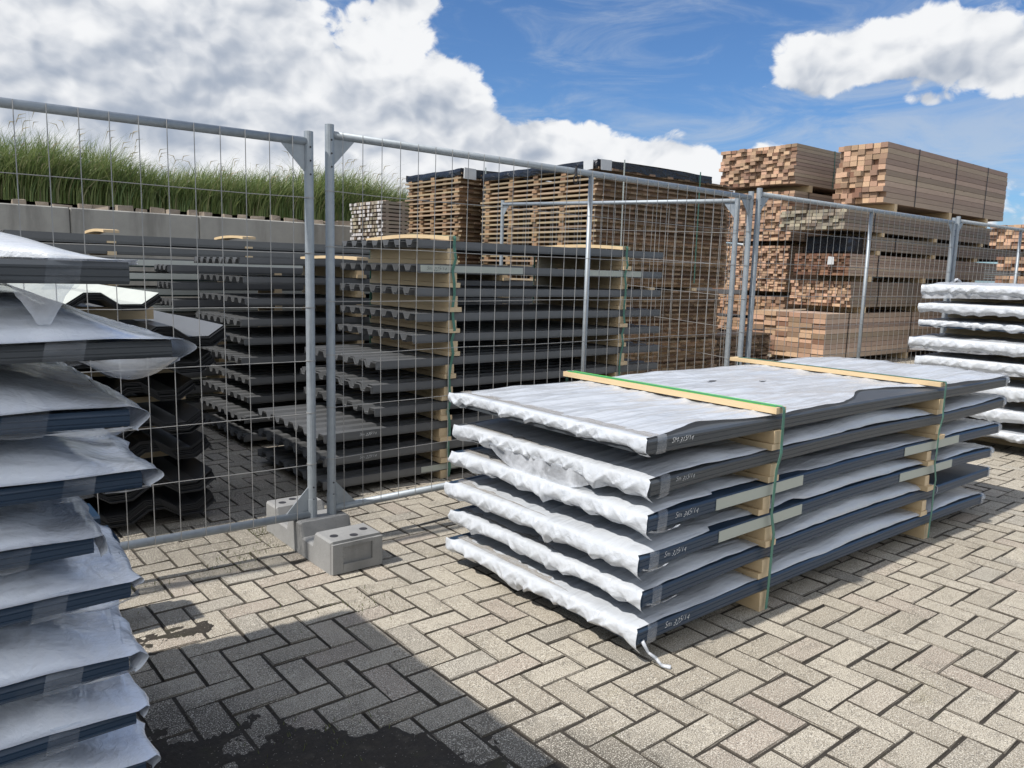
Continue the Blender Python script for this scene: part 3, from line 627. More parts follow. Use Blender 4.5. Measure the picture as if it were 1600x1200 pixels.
def left_stack():
    v0, v1 = 1.55, 2.80; tops = [1.356, 1.211, 1.096, .965, .850, .742, .605, .482, .37, .24, .115]
    ends = [.355, .425, .345, .362, .275, .335, .325, .335, .35, .33, .32]
    ds = ['topmost pack of the film-wrapped stack at the left edge, its dark long edge bare', 'second pack from top in the left edge stack, film bulging past its end']
    for k, zt in enumerate(tops):
        lb = ds[k] if k < 2 else f"dark blue panel pack under clear film, {ORD[k]} in the left edge stack"
        u0 = -2.7+rnd.uniform(-.05, .05); u1 = ends[k]; th = .040 if k == 0 else .031; sd = 100+k*5.7; vv = v0+rnd.uniform(-.008, .008)
        sg = [0, .0, -.012, 0, .004, .008, 0, .004, 0, 0, 0][k]
        sag = lambda u, sg=sg: sg*max(0, (u+.1)/.5)
        t = thing('panel_pack', (u1, v0, zt-th), lb, 'panel pack', 'film-wrapped panel packs at the left edge')
        mb = MB(); core(mb, u0, u1, vv, v1, zt, th, sag, 'panel_slate' if k < 2 else 'panel_blue', 40); mb.build('metal_panels', t)
        # film: u runs backwards so that the dense flap is at the visible end
        mb = MB(); rows = []; NU, NV, NF = 90, 60, 12; mb.att = []
        A = [.03, .05, .055, .065, .05, .05, .055, .05, .05, .05, .04][k]
        for i in range(-NF, NU+1):
            row = []
            for j in range(NV+1):
                tt = j/NV
                if i < 0:
                    s = -i/NF; v = vv+.0+(v1-vv)*tt+.01*nz(tt*20, s*3, sd)
                    dr = [.012, .075, .05, .05, .06, .035, .06, .04, .05, .05, .05][k]*(.8+.5*nz(tt*9, sd))
                    x = u1+.006+(.0 if k == 0 else .045 if k in (1, 3, 6) else .03)*math.sin(math.pi*min(1, s*1.1))*(.6+.5*nz(tt*6, sd+2))+.010*ridge(tt*14, s, sd)
                    z = zt+.006+sag(u1)-dr*s; row.append((x, v, z)); mb.att.append(.55+.3*nz(tt*9, s*3, sd)+.4*max(0, s-.8)*5*.5); continue
                a = i/NU; u = u1-(1.9)*(a**1.4)
                e = vv-.010
                if k == 0: e = vv+.003+min(max(0, (.235-u))*.75, .32)
                e += .012*nz(u*4, sd+9)+.004*nz(u*13, sd+3)
                v = e+(v1-e)*(tt**1.5)
                z = zt+.004+sag(u)+.003*nz(u*6, v*9, sd)+.004*ridge(u*3+v*2, v*5, sd+1)
                gp = (tops[k-1]-.031-zt-.012) if k else A; z += max(.01, gp)*(1-math.exp(-max(0, v-e-.012)/(.085+.04*nz(u*1.7, sd))))*(1-math.exp(-((u1-u)/.13)**2))*(.86+.22*nz(u*2.2, tt*2, sd+6))
                if k: z = min(z, zt+gp+.004)
                if k == 0: z = zt+.004+.074*(1-math.exp(-((u1-u)/.13)**2))*math.sin(math.pi*min(1, tt*1.15+.0))**.6*(.8+.3*ridge(u*2.5, v*4, 3))
                z = max(z, zt+.0025+sag(u)); row.append((u, v, z))
                mb.att.append(.85*math.exp(-(tt/(.10+.05*nz(u*2, sd)))**2)+.35*math.exp(-((u1-u)/.12)**2)+.35*max(0, nz(u*5, tt*4, sd+2))*math.exp(-((u1-u)/.4)**2)+.5*crease(u*3+tt*2, tt*5, sd+4)**6)
            rows.append(row)
        mb.grid(rows, 'film' if k == 0 else 'film_clear'); mb.build('wrapping_film', t, smooth=True)
        tw = rnd.uniform(.045, .07); ta = u1-[.13, .21, .20, .13, .16, .16, .14, .15, .14, .14, .1][k]
        tape(t, ta, ta+tw, vv, zt, th, sag, top=.10, low=.010)
        if k in (1, 2, 3, 5, 6):   # film drooping below the end of the pack
            mb = MB(); rows = []; L = [0, .16, .14, .07, 0, .12, .10][k]; D = [0, .045, .03, .012, 0, .03, .02][k]
            for i in range(15):
                s = i/14; u = u1-L+(L+.006)*s; rows.append([(u+.004*q, vv-.004-.006*nz(u*20, q, k)+.05*(q/5)**2, zt-th+sag(u1)-(D*math.sin(math.pi*min(1, s*.93+.05))**.8)*q/5) for q in range(6)])
            mb.grid(rows, 'film_loose'); mb.build('hanging_film', t, smooth=True)
        if k == 0:
            mb = MB(); rows = []   # pointed bag of film hanging under the top pack
            for i in range(11):
                s = i/10; u = .165+.10*s; rows.append([((u+.006*nz(q*.5, s*4))*(1-q/9*.8)+(.222)*q/9*.8, vv-.002+.05*math.sin(math.pi*s)*(1-q/9)*-.4+.03*q/9, zt-th-.072*(q/9)**1.1) for q in range(10)])
            mb.grid(rows, 'film_loose'); mb.build('hanging_film', t, smooth=True)
        if k < len(tops)-1:
            z0 = tops[k+1]+.006; z1 = zt-th
        else: z0, z1 = 0, zt-th
        for ub, nm in ((-.55, 'near'), (-2.1, 'far')):
            bearer(ub, v0+.01, v1-.02, z0, z1, f"{'inner' if nm == 'near' else 'outer'} timber bearer under the {ORD[k]} pack of the left edge stack", 'timber bearers in the left edge stack', tall=False)
left_stack()
def trims():
    u1 = [.60, .645, .615, .555]; zz = [(.0, .13), (.135, .25), (.255, .355), (.36, .455)]
    for k, (a, (z0, z1)) in enumerate(zip(u1, zz)):
        m = MB(); core(m, -1.6, a, 2.98, 3.20-.01*k, z1, z1-z0-.004, lambda u: 0, 'panel_blue', 8)
        tag(m.build('metal_trim'), f"dark blue metal trim bundle between left stack and fence, {('bottom', 'second from bottom', 'third from bottom', 'top')[k]}", 'metal trim', 'metal trims by the left stack')
trims()
def right_stack():
    u0 = 6.9; v0, v1 = 1.75, 2.93
    tops = [1.352, 1.195, 1.050, .905, .745, .555, .365, .190]; fl = [.105, .10, .075, .12, .12, .125, .115, .09]
    for k, zt in enumerate(tops):
        lb = f"white-wrapped panel pack, {ORD[k]} in the stack at the right edge" 
        t = thing('panel_pack', (u0, v0, zt-TH), lb, 'panel pack', 'wrapped panel packs in the right edge stack')
        uu = u0+[0, .0, .06, 0, .02, .04, .05, .05][k]; va = v1+[.06, .07, .08, .12, .06, .02, .0, 0][k]-.02
        sag = lambda u, k=k: -.012*max(0, (7.6-u)/.7)**2
        mb = MB(); core(mb, uu, uu+3.2, v0, va, zt, TH, sag, 'panel_blue'); mb.build('metal_panels', t)
        film_sheet('wrapping_film', t, uu, uu+3.2, v0, va, zt, sag, 300+k*9.1, flap=fl[k], rip=1.4, over=.035, nu=60, nv=110)
        if k in (0, 3, 4):
            mb = MB(); rows = []
            for i in range(30):
                s = i/29; v = va-1.15*s; rows.append([(uu-.004+.016*q/4+.006*nz(v*8, q), v, zt-.06-(.065*(1-.5*s)+.01*nz(v*5, k))*q/4) for q in range(5)])
            mb.grid(rows, 'film_loose'); mb.build('hanging_film', t, smooth=True)
        z0 = tops[k+1]+.006 if k < 7 else 0
        for j, ub in enumerate((7.45, 9.4)):
            bearer(ub, v0+.01, va-.04, z0, zt-TH, f"{'front' if j == 0 else 'back'} timber bearer under the {ORD[k]} pack of the right edge stack", 'timber bearers in the right edge stack')
right_stack()
# ------------------------------------------------------------------ profiled sheet bundles behind the fence
def prof_section(w, pitch, h, top=.42, slope=.14, lip=.045):
    """open trapezoid polyline over width w, starting with a side lip"""
    P = [(-.001, h-lip), (0, h)]; x = 0; n = int(round(w/pitch)); p = w/n
    for i in range(n):
        P += [(x+p*top, h), (x+p*(top+slope), 0), (x+p*(1-slope), 0), (x+p, h)]; x += p
    P.append((w, h-lip)); return P
def sheet_bundle(u0, u1, v0, v1, z0, name, label, group, n=4, pitch=.155, h=.034, step=.0075, m='sheet_grey', along='x', lip=.045, jag=.01, cat='sheet bundle', top=.42, slope=.14, top_mat=None):
    t = thing(name, (u0, v0, z0), label, cat, group)
    w = (v1-v0) if along == 'x' else (u1-u0); sec = prof_section(w, pitch, h, top, slope, lip)
    mb = MB(); th = .0022
    for k in range(n):
        a = u0+rnd.uniform(-jag, jag) if along == 'x' else v0+rnd.uniform(-jag, jag); b = u1 if along == 'x' else v1
        off = -k*.0032+rnd.uniform(-.0004, .0004); zz = z0+k*step
        mm = m if not (top_mat and k == n-1) else top_mat
        def pt(s, q, dz): return (s, v0+off+q[0], zz+q[1]+dz) if along == 'x' else (u0+off+q[0], s, zz+q[1]+dz)
        nrm = []
        for i in range(len(sec)):
            p0, p1 = sec[max(i-1, 0)], sec[min(i+1, len(sec)-1)]; dx, dy = p1[0]-p0[0], p1[1]-p0[1]; l = math.hypot(dx, dy) or 1; nrm.append((-dy/l, dx/l))
        loop = [((q[0]+a_[0]*th, q[1]+a_[1]*th), 0) for q, a_ in zip(sec, nrm)]+[(q, 0) for q in sec[::-1]]
        nseg = 6; rows = []
        for i in range(nseg+1):
            s = a+(b-a)*i/nseg; rows.append([pt(s, q, dz+.004*nz(s*1.5, z0*9, k*.05)) for q, dz in loop])
        mb.grid(rows, mm, closed=True)
        nn = len(sec)
        for r in (rows[0], rows[-1]):
            kk = len(mb.v); mb.v += r
            for i in range(nn-1): mb.quad((kk+i, kk+i+1, kk+2*nn-2-i, kk+2*nn-1-i), mm)
    mb.build('profiled_sheets', t); return t
def center_stack():
    v0, v1 = 4.12, 5.13; tops = [1.538, 1.385, 1.240, 1.085, .950, .800, .655, .510, .385, .245, .105]
    us = [2.58, 2.58, 2.565, 2.57, 2.55, 2.30, 2.27, 2.28, 1.95, 1.95, 1.95]
    H = .034+2*.006+.004
    for k, zt in enumerate(tops):
        z0 = zt-H
        t = sheet_bundle(us[k], 4.87+rnd.uniform(-.01, .02), v0, v1, z0, 'sheet_bundle', f"grey profiled sheet bundle, {ORD[k]} in the strapped stack behind the fence", 'grey sheet bundles in the strapped stack', lip=.038, n=3, step=.006)
        if k == 1:
            for a, b in ((2.60, 3.42), (4.0, 4.62)):
                m = MB(); m.box(a, b, v0-.0125, v0-.0105, zt-.046, zt-.004, 'label_strip'); m.build('label_strip', t)
            text_part(t, 'Sm 225/14', .034, Vector((2.64, v0-.0132, zt-.036)), FACE, 'ink_black')
        if k in (8, 9):
            text_part(t, 'Sm 225/14', .026, Vector((2.18, v0-.0112, zt-.034)), FACE)
        if k in (7, 10):
            m = MB(); m.box(2.62 if k == 10 else 3.0, 3.1 if k == 10 else 3.5, v0-.0125, v0-.0105, zt-.044, zt-.006, 'label_strip'); m.build('label_strip', t)
        if k < 10:
            for u, nm in ((2.84, 'left'), (4.43, 'right')):
                bearer(u+rnd.uniform(-.01, .02)-(.04 if k > 5 else 0)*(1 if nm == 'left' else 1), v0-.012, v1-.02, tops[k+1]+.004, z0+.001, f"{nm}-strap timber bearer under the {ORD[k]} bundle of the grey sheet stack", 'timber bearers in the grey sheet stack', w=.066, plank=.03)
        else:
            for u, nm in ((2.80, 'left'), (4.40, 'right')):
                bearer(u, v0-.012, v1-.02, 0, z0+.001, f"timber bearer on the ground at the {nm} strap of the grey sheet stack", 'timber bearers in the grey sheet stack', tall=False, w=.066)
    for u, nm in ((2.84, 'left'), (4.43, 'right')):
        m = MB(); 
        rows = []
        for i in range(13):
            v = v0-.02+(v1-v0+.06)*i/12; z = 1.5405+.020*math.sin(math.pi*i/12); rows.append([(u-.04, v, z), (u+.04, v, z), (u+.04, v, z+.024), (u-.04, v, z+.024)])
        m.grid(rows, 'pine_y', closed=True)
        for r in (rows[0], rows[-1]): kk = len(m.v); m.v += r; m.quad(range(kk, kk+4), 'pine_end')
        tag(m.build('top_batten'), f"pale bowed batten on top of the grey sheet stack at its {nm} strap", 'batten', 'battens on the grey sheet stack')
        pts = [(u, v1+.04, .02), (u, v1+.04, 1.55), (u, 4.6, 1.588), (u, v0-.022, 1.567), (u, v0-.028, 1.552)]
        z = 1.5; i = 0
        while z > .05: pts.append((u+.010*math.sin(i*2.1)+(-.02 if z < .8 else 0), v0-(.030 if i % 2 else .022), z)); z -= .075; i += 1
        pts.append((u-.02, v0-.026, .01))
        strap(pts, f"green strap on the {nm} of the grey sheet stack", w=.02, group='straps on the grey sheet stack')
center_stack()
def leftmid_stack():
    v0, v1 = 5.6, 6.62; tops = [1.407, 1.266, 1.112, .960, .822, .678, .525, .384, .243, .105]
    for k, zt in enumerate(tops):
        z0 = zt-.05
        sheet_bundle(2.04+rnd.uniform(-.03, .03), 5.05, v0, v1, z0, 'sheet_bundle', f"grey profiled sheet bundle, {ORD[k]} in the stack behind the fence posts", 'grey sheet bundles behind the posts', n=3, step=.006, lip=.038)
        for u, nm in ((2.98, 'left'), (4.45, 'right')):
            if k < 9: bearer(u, v0-.01, v1-.02, tops[k+1]+.004, z0+.001, f"{nm} timber bearer under the {ORD[k]} bundle behind the fence posts", 'timber bearers behind the posts', w=.06)
            else: bearer(u, v0-.01, v1-.02, 0, z0+.001, f"timber bearer on the ground at the {nm} of the stack behind the fence posts", 'timber bearers behind the posts', w=.06, tall=False)
    m = MB(); rows = [[(2.94, v0-.02+1.06*i/8, 1.409+.012*math.sin(math.pi*i/8)), (3.04, v0-.02+1.06*i/8, 1.409+.012*math.sin(math.pi*i/8)), (3.04, v0-.02+1.06*i/8, 1.432+.012*math.sin(math.pi*i/8)), (2.94, v0-.02+1.06*i/8, 1.432+.012*math.sin(math.pi*i/8))] for i in range(9)]
    m.grid(rows, 'pine_y', closed=True)
    for r in (rows[0], rows[-1]): kk = len(m.v); m.v += r; m.quad(range(kk, kk+4), 'pine_end')
    tag(m.build('top_batten'), 'pale batten on the stack of grey sheets seen between the two fence posts', 'batten')
leftmid_stack()
def black_stack():
    v0 = 4.12
    L = [(.09, 1.09, 1.115, 'sheet_pale', 'deep-ribbed roof sheets with sunlit top painted pale, topmost bundle behind the left fence panel'),  # upper two bundles: sunlight put into a lighter top sheet colour
         (.42, 1.42, .925, 'sheet_grey', 'deep-ribbed roof sheets with sunlit top painted grey, second bundle behind the left fence panel'),
         (.36, 1.36, .785, None, None), (.29, 1.29, .630, None, None), (.30, 1.30, .475, None, None), (.34, 1.34, .325, None, None), (.33, 1.33, .165, None, None), (.33, 1.33, .035, None, None)]
    for k, (a, b, z0, top_mat, lb) in enumerate(L):
        lb = lb or f"black deep-ribbed roof sheets, {ORD[k]} bundle behind the left fence panel"
        n = 5 if k == 0 else 8
        sheet_bundle(a, b, v0+[0, .02, .05, .15, .03, .1, .0, .02][k], v0+3.1+rnd.uniform(0, .2), z0, 'roof_sheet_bundle', lb, 'deep-ribbed roof sheet bundles', n=n, pitch=.333, h=.055, step=.0078, m='sheet_black', along='y', lip=.012, jag=.02, top=.22, slope=.24, top_mat=top_mat)
        zb = L[k+1][2]+.060+8*.0075+.004 if k < 7 else 0
        for j, vb in enumerate((v0+.35, v0+2.4)):
            if z0-zb > .01:
                m = MB(); m.box(a-.02, b+.05 if k == 0 else b, vb, vb+.07, zb, z0-.001, 'pine_x', mx='pine_end')
                tag(m.build('timber_bearer'), f"{'front' if j == 0 else 'back'} timber bearer under the {ORD[k]} roof sheet bundle", 'bearer', 'bearers in the roof sheet stack')
black_stack()
def back_piles():
    def pile(nm, u0, u1, v0, v1, tops, m, desc, grp, n=3, jag=.03):
        for k, zt in enumerate(tops):
            z0 = zt-.056
            sheet_bundle(u0+rnd.uniform(-jag, jag), u1, v0, v1, z0, 'sheet_bundle', f"{desc}, {ORD[k]}", grp, n=n, m=m, lip=.05, top_mat='sheet_pale' if m == 'sheet_green' else None)
            zb = tops[k+1]+.002 if k < len(tops)-1 else 0
            for j, ub in enumerate((u0+.9, u0+2.4)):
                m2 = MB(); m2.box(ub, ub+.07, v0-.01, v1, zb, z0-.001, 'pine_y', my='pine_end')
                tag(m2.build('timber_bearer'), f"{'left' if j == 0 else 'right'} timber bearer under the {ORD[k]} {desc.split(' in the')[0]}", 'bearer', 'bearers in '+grp)
    pile('grey', 1.92, 5.0, 6.95, 7.35, [1.335, 1.19, 1.04, .89, .74, .59, .44, .29, .14], 'sheet_grey', 'narrow grey sheet bundle in the row behind', 'narrow grey sheet bundles')
    pile('green', 1.62, 5.0, 7.6, 8.0, [1.372, 1.252, 1.11, .96, .81, .66, .51, .36, .21, .07], 'sheet_green', 'dark green sheet bundle in the far row', 'dark green sheet bundles')
    pile('long', .90, 5.2, 8.3, 9.1, [1.612, 1.52, 1.42, 1.30, 1.15, 1.0, .85, .70, .55, .40, .25, .10], 'sheet_grey', 'long grey sheet bundle against the concrete wall', 'long grey sheet bundles') if False else None
    tops = [1.612, 1.515, 1.40, 1.26, 1.11, .96, .81, .66, .51, .36, .21]
    for k, zt in enumerate(tops):
        z0 = zt-.075
        t = sheet_bundle(.90+(.0 if k < 1 else rnd.uniform(-.05, .3)), 5.3, 8.3, 9.1, z0, 'sheet_bundle', f"long grey sheet bundle in front of the concrete wall, {ORD[k]}", 'long grey sheet bundles', n=4, lip=.06, m='sheet_grey')
        zb = tops[k+1]+.002 if k < len(tops)-1 else 0
        for j, ub in enumerate((1.72, 3.05, 4.6)):
            m2 = MB(); m2.box(ub, ub+.08, 8.28, 9.1, zb, z0-.001, 'pine_y', my='pine_end')
            tag(m2.build('timber_bearer'), f"{('left', 'middle', 'right')[j]} timber bearer under the {ORD[k]} long grey bundle by the wall", 'bearer', 'bearers by the wall')
    for j, ub in enumerate((1.72, 3.05)):
        m = MB(); rows = [[(ub-.03, v, z), (ub+.11, v, z), (ub+.11, v, z+.026), (ub-.03, v, z+.026)] for v, z in [(8.27+.9*i/8, 1.614+.018*math.sin(math.pi*i/8)**.8) for i in range(9)]]
        m.grid(rows, 'pine_y', closed=True)
        for r in (rows[0], rows[-1]): kk = len(m.v); m.v += r; m.quad(range(kk, kk+4), 'pine_end')
        tag(m.build('top_batten'), f"{('left', 'right')[j]} of the two bowed pale battens on the long grey sheets by the wall", 'batten', 'bowed battens by the wall')
back_piles()
# ------------------------------------------------------------------ retaining wall, bank, grass
def wall_bank():
    t = thing('retaining_wall', (-3, 10.5, 0), 'weathered retaining wall of big concrete blocks below the grassy bank', 'wall')
    H = 1.95; u = -7.05; k = 0
    while u < 5.9:
        for r in range(3):
            a = u+(.72 if r % 2 else 0); b = a+1.475
            z0 = r*H/3; z1 = z0+H/3-.008
            if r == 2: z0 = H*.36; z1 = H
            elif r == 1: continue
            else: z1 = H*.36-.008
            m = MB(); m.box(a+.004, b-.004, 10.5, 11.2, z0, z1+rnd.uniform(-.004, .004), 'wall_concrete'); m.build('concrete_block', t, bevel=.012)
        u += 1.475; k += 1
    m = MB(); rows = []
    for i in range(61):
        x = -12+30*i/60; rows.append([(x, y, 1.955+z+.05*nz(x*1.3, y)) for y, z in ((10.95, -.06), (11.3, .06), (11.8, .16), (12.6, .28), (15, .35), (22, .3), (30, -1.0), (32, -1.97))])
    m.grid(rows, 'soil'); tag(m.build('bank', smooth=True), kind='structure')
    # rubble on the wall top
    nth = ['first', 'second', 'third', 'fourth', 'fifth', 'sixth', 'seventh', 'eighth', 'ninth', 'tenth', 'eleventh', 'twelfth', 'thirteenth', 'fourteenth', 'fifteenth', 'sixteenth', 'seventeenth', 'eighteenth', 'nineteenth', 'twentieth']
    for i in range(20):
        x = 1.30+4.3*i/20+rnd.uniform(-.05, .05); y = 10.62+rnd.uniform(-.04, .12); L = rnd.uniform(.10, .22); w = rnd.uniform(.07, .11); h = rnd.uniform(.03, .085)
        m = MB(); m.box(-L/2, L/2, -w/2, w/2, 0, h, 'rubble', jit=.008); o = m.build('loose_brick'); o.location = (x, y, 1.951); o.rotation_euler = (0, 0, rnd.uniform(-.5, .5))
        tag(o, f'{nth[i]} broken brick from the left on top of the concrete wall', 'brick', 'broken bricks on the wall')
wall_bank()
def grass():
    m = MB(); s = MB()
    def blade(x, y, z, h, az, lean, w, tip=None):
        k = len(m.v); n = 5; dx, dy = math.cos(az), math.sin(az); px, py = -dy*w, dx*w
        side = rnd.uniform(0, math.pi); px, py = math.cos(side)*w, math.sin(side)*w
        for i in range(n+1):
            t = i/n; r = lean*h*(t**2.1); zz = z+h*(t-.35*lean*t**3); ww = (1-t)**.7
            c = (x+dx*r, y+dy*r, zz)
            if i < n: m.v += [(c[0]-px*ww, c[1]-py*ww, c[2]), (c[0]+px*ww, c[1]+py*ww, c[2])]
            else: m.v.append(c)
        for i in range(n-1): a = k+2*i; m.quad((a, a+1, a+3, a+2), 'grass')
        m.quad((k+2*n-2, k+2*n-1, k+2*n), 'grass')
        return c, (dx, dy)
    for i in range(23000):
        x = rnd.uniform(-1.6, 8.6); y = 10.98+abs(rnd.gauss(0, .55)); 
        cl = .5+.5*nz(x*.9, y*.8, 3)+.35*nz(x*3, y*2, 9)
        hh = (.86+.42*nz(x*.8, 2.0)+.2*nz(x*2.3, 4.0)+(.10 if x < 1.6 else 0))*rnd.uniform(.45, 1.0)*(.75+.4*cl)
        z = 1.955+.06+.12*min(1, y-10.95)
        az = rnd.gauss(-.3, .9) if rnd.random() < .7 else rnd.uniform(0, 6.28)
        if rnd.random() < .12: c, d = blade(x, y, z, hh*rnd.uniform(1.1, 1.4), az, rnd.uniform(.35, .8), rnd.uniform(.002, .0045))
        c, d = blade(x, y, z, hh, az, rnd.uniform(.12, .85), rnd.uniform(.005, .011))
        if rnd.random() < .012:
            hx = hh*rnd.uniform(1.05, 1.32); c, d = blade(x, y, z, hx, az*.5, rnd.uniform(.2, .5), .0028)
            p = Vector(c); q = p+Vector((d[0]*.09, d[1]*.09, .02)); b0 = p-Vector((d[0]*.03, d[1]*.03, .09))
            s.tube(b0, p, .001, 'seed_head', 4, False, .006); s.tube(p, q, .006, 'seed_head', 4, False, .001)
    k0 = len(m.v)
    for v in s.v: m.v.append(v)
    for f in s.f: m.quad([k0+i for i in f], 'seed_head')
    tag(m.build('grass'), 'tall windblown green grass growing on the bank above the wall', 'grass', kind='stuff')
    # small weeds in the paving joints
    m = MB()
    for i in range(420):
        cx, cy, r = rnd.choice(((1.30, 3.55, .16), (1.18, 3.42, .14), (1.42, 3.75, .08), (.9, 1.95, .25), (1.45, 2.7, .2), (.75, 3.35, .2), (1.9, 3.9, .12)))
        x = cx+rnd.gauss(0, r*.5); y = cy+rnd.gauss(0, r*.4); h = rnd.uniform(.006, .022); a = rnd.uniform(0, 6.28); k = len(m.v)
        m.v += [(x-.002, y, -.006), (x+.002, y, -.006), (x+math.cos(a)*h*.7, y+math.sin(a)*h*.7, h)]; m.quad((k, k+1, k+2), 'moss')
    tag(m.build('weeds'), 'tiny weeds and moss in the joints of the brick paving', 'weeds', kind='stuff')
grass()
# ------------------------------------------------------------------ lumber and slatted packs
def lumber_pack(u0, u1, v0, v1, z0, z1, bw, bh, label, side='lumber_side', end='lumber_end', straps=(.12, .5, .85), jag=.02, group='sawn lumber packs', topjag=False, rag=.0, strapm='strap_black'):
    t = thing('lumber_pack', (u0, v0, z0), label, 'lumber pack', group)
    m = MB(); nr = max(1, int(round((z1-z0)/bh))); nc = max(1, int(round((v1-v0)/bw))); h = (z1-z0)/nr; w = (v1-v0)/nc
    for r in range(nr):
        for c in range(nc):
            if topjag and r >= nr-1 and rnd.random() < .35: continue
            if not (r in (0, nr-1) or c in (0, nc-1)) : b = u0+.6
            else: b = u1+rnd.uniform(-jag, jag)
            a = u0+rnd.uniform(-jag, jag)+(rnd.uniform(-rag, rag) if rnd.random() < .25 else 0); e = .0028
            m.box(a, b, v0+c*w+e+rnd.uniform(0, .003), v0+(c+1)*w-e, z0+r*h+e*.8, z0+(r+1)*h-e*.8-rnd.uniform(0, .002), side, mx=end)
    m.build('boards', t)
    if 'dark-ended' in label:
        g = MB(); q = v0+rnd.uniform(.05, .4); g.box(u0-.075, u0-.07, q, q+.10, (z0+z1)/2, (z0+z1)/2+.12, 'label_white', jit=.006); g.build('paper_tag', t)
    for f in straps:
        u = u0+(u1-u0)*f; strap([(u, v1+.004, z0), (u, v1+.004, z1+.003), (u, v0-.005, z1+.003), (u+rnd.uniform(-.02, .02), v0-.006, (z0+z1)/2), (u, v0-.004, z0-.002)], None, parent=t, w=.022, m=strapm)
    return t
def lumber_bearers(us, v0, v1, z0, z1, what):
    for i, u in enumerate(us):
        if z1-z0 < .02: continue
        m = MB(); m.box(u, u+.10, v0-.01, v1, z0+.001, z1-.001, 'pine_y', my='pine_end')
        tag(m.build('timber_bearer'), f"timber bearer {('at the left end', 'in the middle', 'at the right end')[i]} under {what}", 'bearer', 'bearers under the lumber packs')
def lumber():
    v = 6.3
    # right column, bottom to top
    lumber_pack(11.40, 17.2, v, 7.60, .11, .83, .215, .080, 'bottom lumber pack of the right pile, wide beams with large ends, behind the fence', side='lumber_side', jag=.02)
    lumber_bearers((12.0, 14.2, 16.2), v, 7.6, 0, .11, 'the bottom lumber pack of the right pile')
    lumber_pack(12.08, 19.6, v, 7.37, .93, 1.34, .075, .050, 'small-batten lumber pack, second from the bottom of the right pile', end='lumber_end', jag=.035, side='lumber_side_old')
    lumber_bearers((12.5, 14.6, 16.8), v, 7.3, .83, .93, 'the second lumber pack of the right pile')
    lumber_pack(11.95, 19.8, v, 7.26, 1.43, 1.78, .070, .045, 'dark-ended lumber pack, third from the bottom of the right pile', end='lumber_end_dark', side='lumber_side', jag=.03)
    lumber_bearers((12.6, 14.6, 16.8), v, 7.2, 1.34, 1.43, 'the third lumber pack of the right pile')
    lumber_pack(12.62, 19.4, v, 7.2, 1.85, 2.08, .080, .045, 'thin weathered lumber pack, fourth from the bottom of the right pile', side='lumber_side_old', end='lumber_end_old')
    lumber_bearers((12.8, 14.9, 16.8), v, 7.2, 1.78, 1.85, 'the fourth lumber pack of the right pile')
    m = MB(); m.box(12.05, 12.58, v+.12, 7.15, 1.785, 2.07, 'tarp_black', jit=.015); tag(m.build('tarp_bundle', bevel=.02), 'black tarp bundle tucked between the weathered lumber packs', 'tarp')
    lumber_pack(11.70, 19.6, v, 7.42, 2.145, 2.46, .095, .050, 'grey weathered lumber pack directly under the top pack of the right pile', side='lumber_side_old', end='lumber_end_grey', jag=.035)
    lumber_bearers((12.9, 14.9, 17.0), v, 7.3, 2.08, 2.145, 'the grey weathered lumber pack')
    lumber_pack(12.86, 18.0, v, 7.16, 2.64, 3.60, .120, .087, 'large pinkish lumber pack on top of the right pile, standing against the sky', jag=.03, straps=(.22, .52, .80), topjag=False, rag=.09)
    lumber_bearers((13.25, 15.4, 17.1), v, 7.1, 2.46, 2.64, 'the large top lumber pack')
    # column behind, to the left
    U = 12.6; a, b = 7.78, 9.36
    lumber_pack(U, U+4, a, b, 3.02, 3.70, .115, .062, 'orange-ended lumber pack on top of the left pile, standing against the sky', straps=(.32, .8), jag=.05, rag=.06, strapm='strap_green')
    lumber_bearers((U+.5, U+2, U+3.2), a, b, 2.90, 3.02, 'the topmost pack of the left lumber pile')
    lv = [(2.03, 2.90, .105, .055, 'second from top'), (1.12, 1.94, .085, .045, 'third from top'), (.66, 1.03, .10, .060, 'fourth from top'), (.27, .60, .10, .055, 'bottom')]
    for z0, z1, w, h, nm in lv:
        lumber_pack(U+rnd.uniform(-.03, .03), U+4, a, b, z0, z1, w, h, f"lumber pack with ragged board ends, {nm} of the left lumber pile", jag=.04, rag=.05, end='lumber_end' if z0 > 1 else 'lumber_end_old')
    for z0, z1, nm in ((1.94, 2.03, 'the second pack of the left lumber pile'), (1.03, 1.12, 'the third pack of the left lumber pile'), (.60, .66, 'the fourth pack of the left lumber pile'), (0, .27, 'the bottom pack of the left lumber pile')):
        lumber_bearers((U+.9, U+2, U+3.2), a, b, z0, z1, nm)
    # far right pile
    U = 14.0
    zs = [(.10, .62), (.72, 1.12), (1.20, 1.50), (1.58, 1.80), (1.92, 2.30)]
    for i, (z0, z1) in enumerate(zs):
        top = i == 4
        lumber_pack(U+(0 if not top else -.0), U+5, 3.85, 4.92 if not top else 5.06, z0, z1, .11, .055, f"lumber pack in the pile at the right picture edge, {('bottom', 'second from the bottom', 'third from the bottom', 'fourth from the bottom', 'topmost')[i]}", jag=.05, end='lumber_end', straps=(.5,))
        lumber_bearers((U+.4, U+2, U+3.6), 3.85, 4.7, zs[i-1][1] if i else 0, z0, f"the {('bottom', 'second', 'third', 'fourth', 'topmost')[i]} pack at the right picture edge")
lumber()
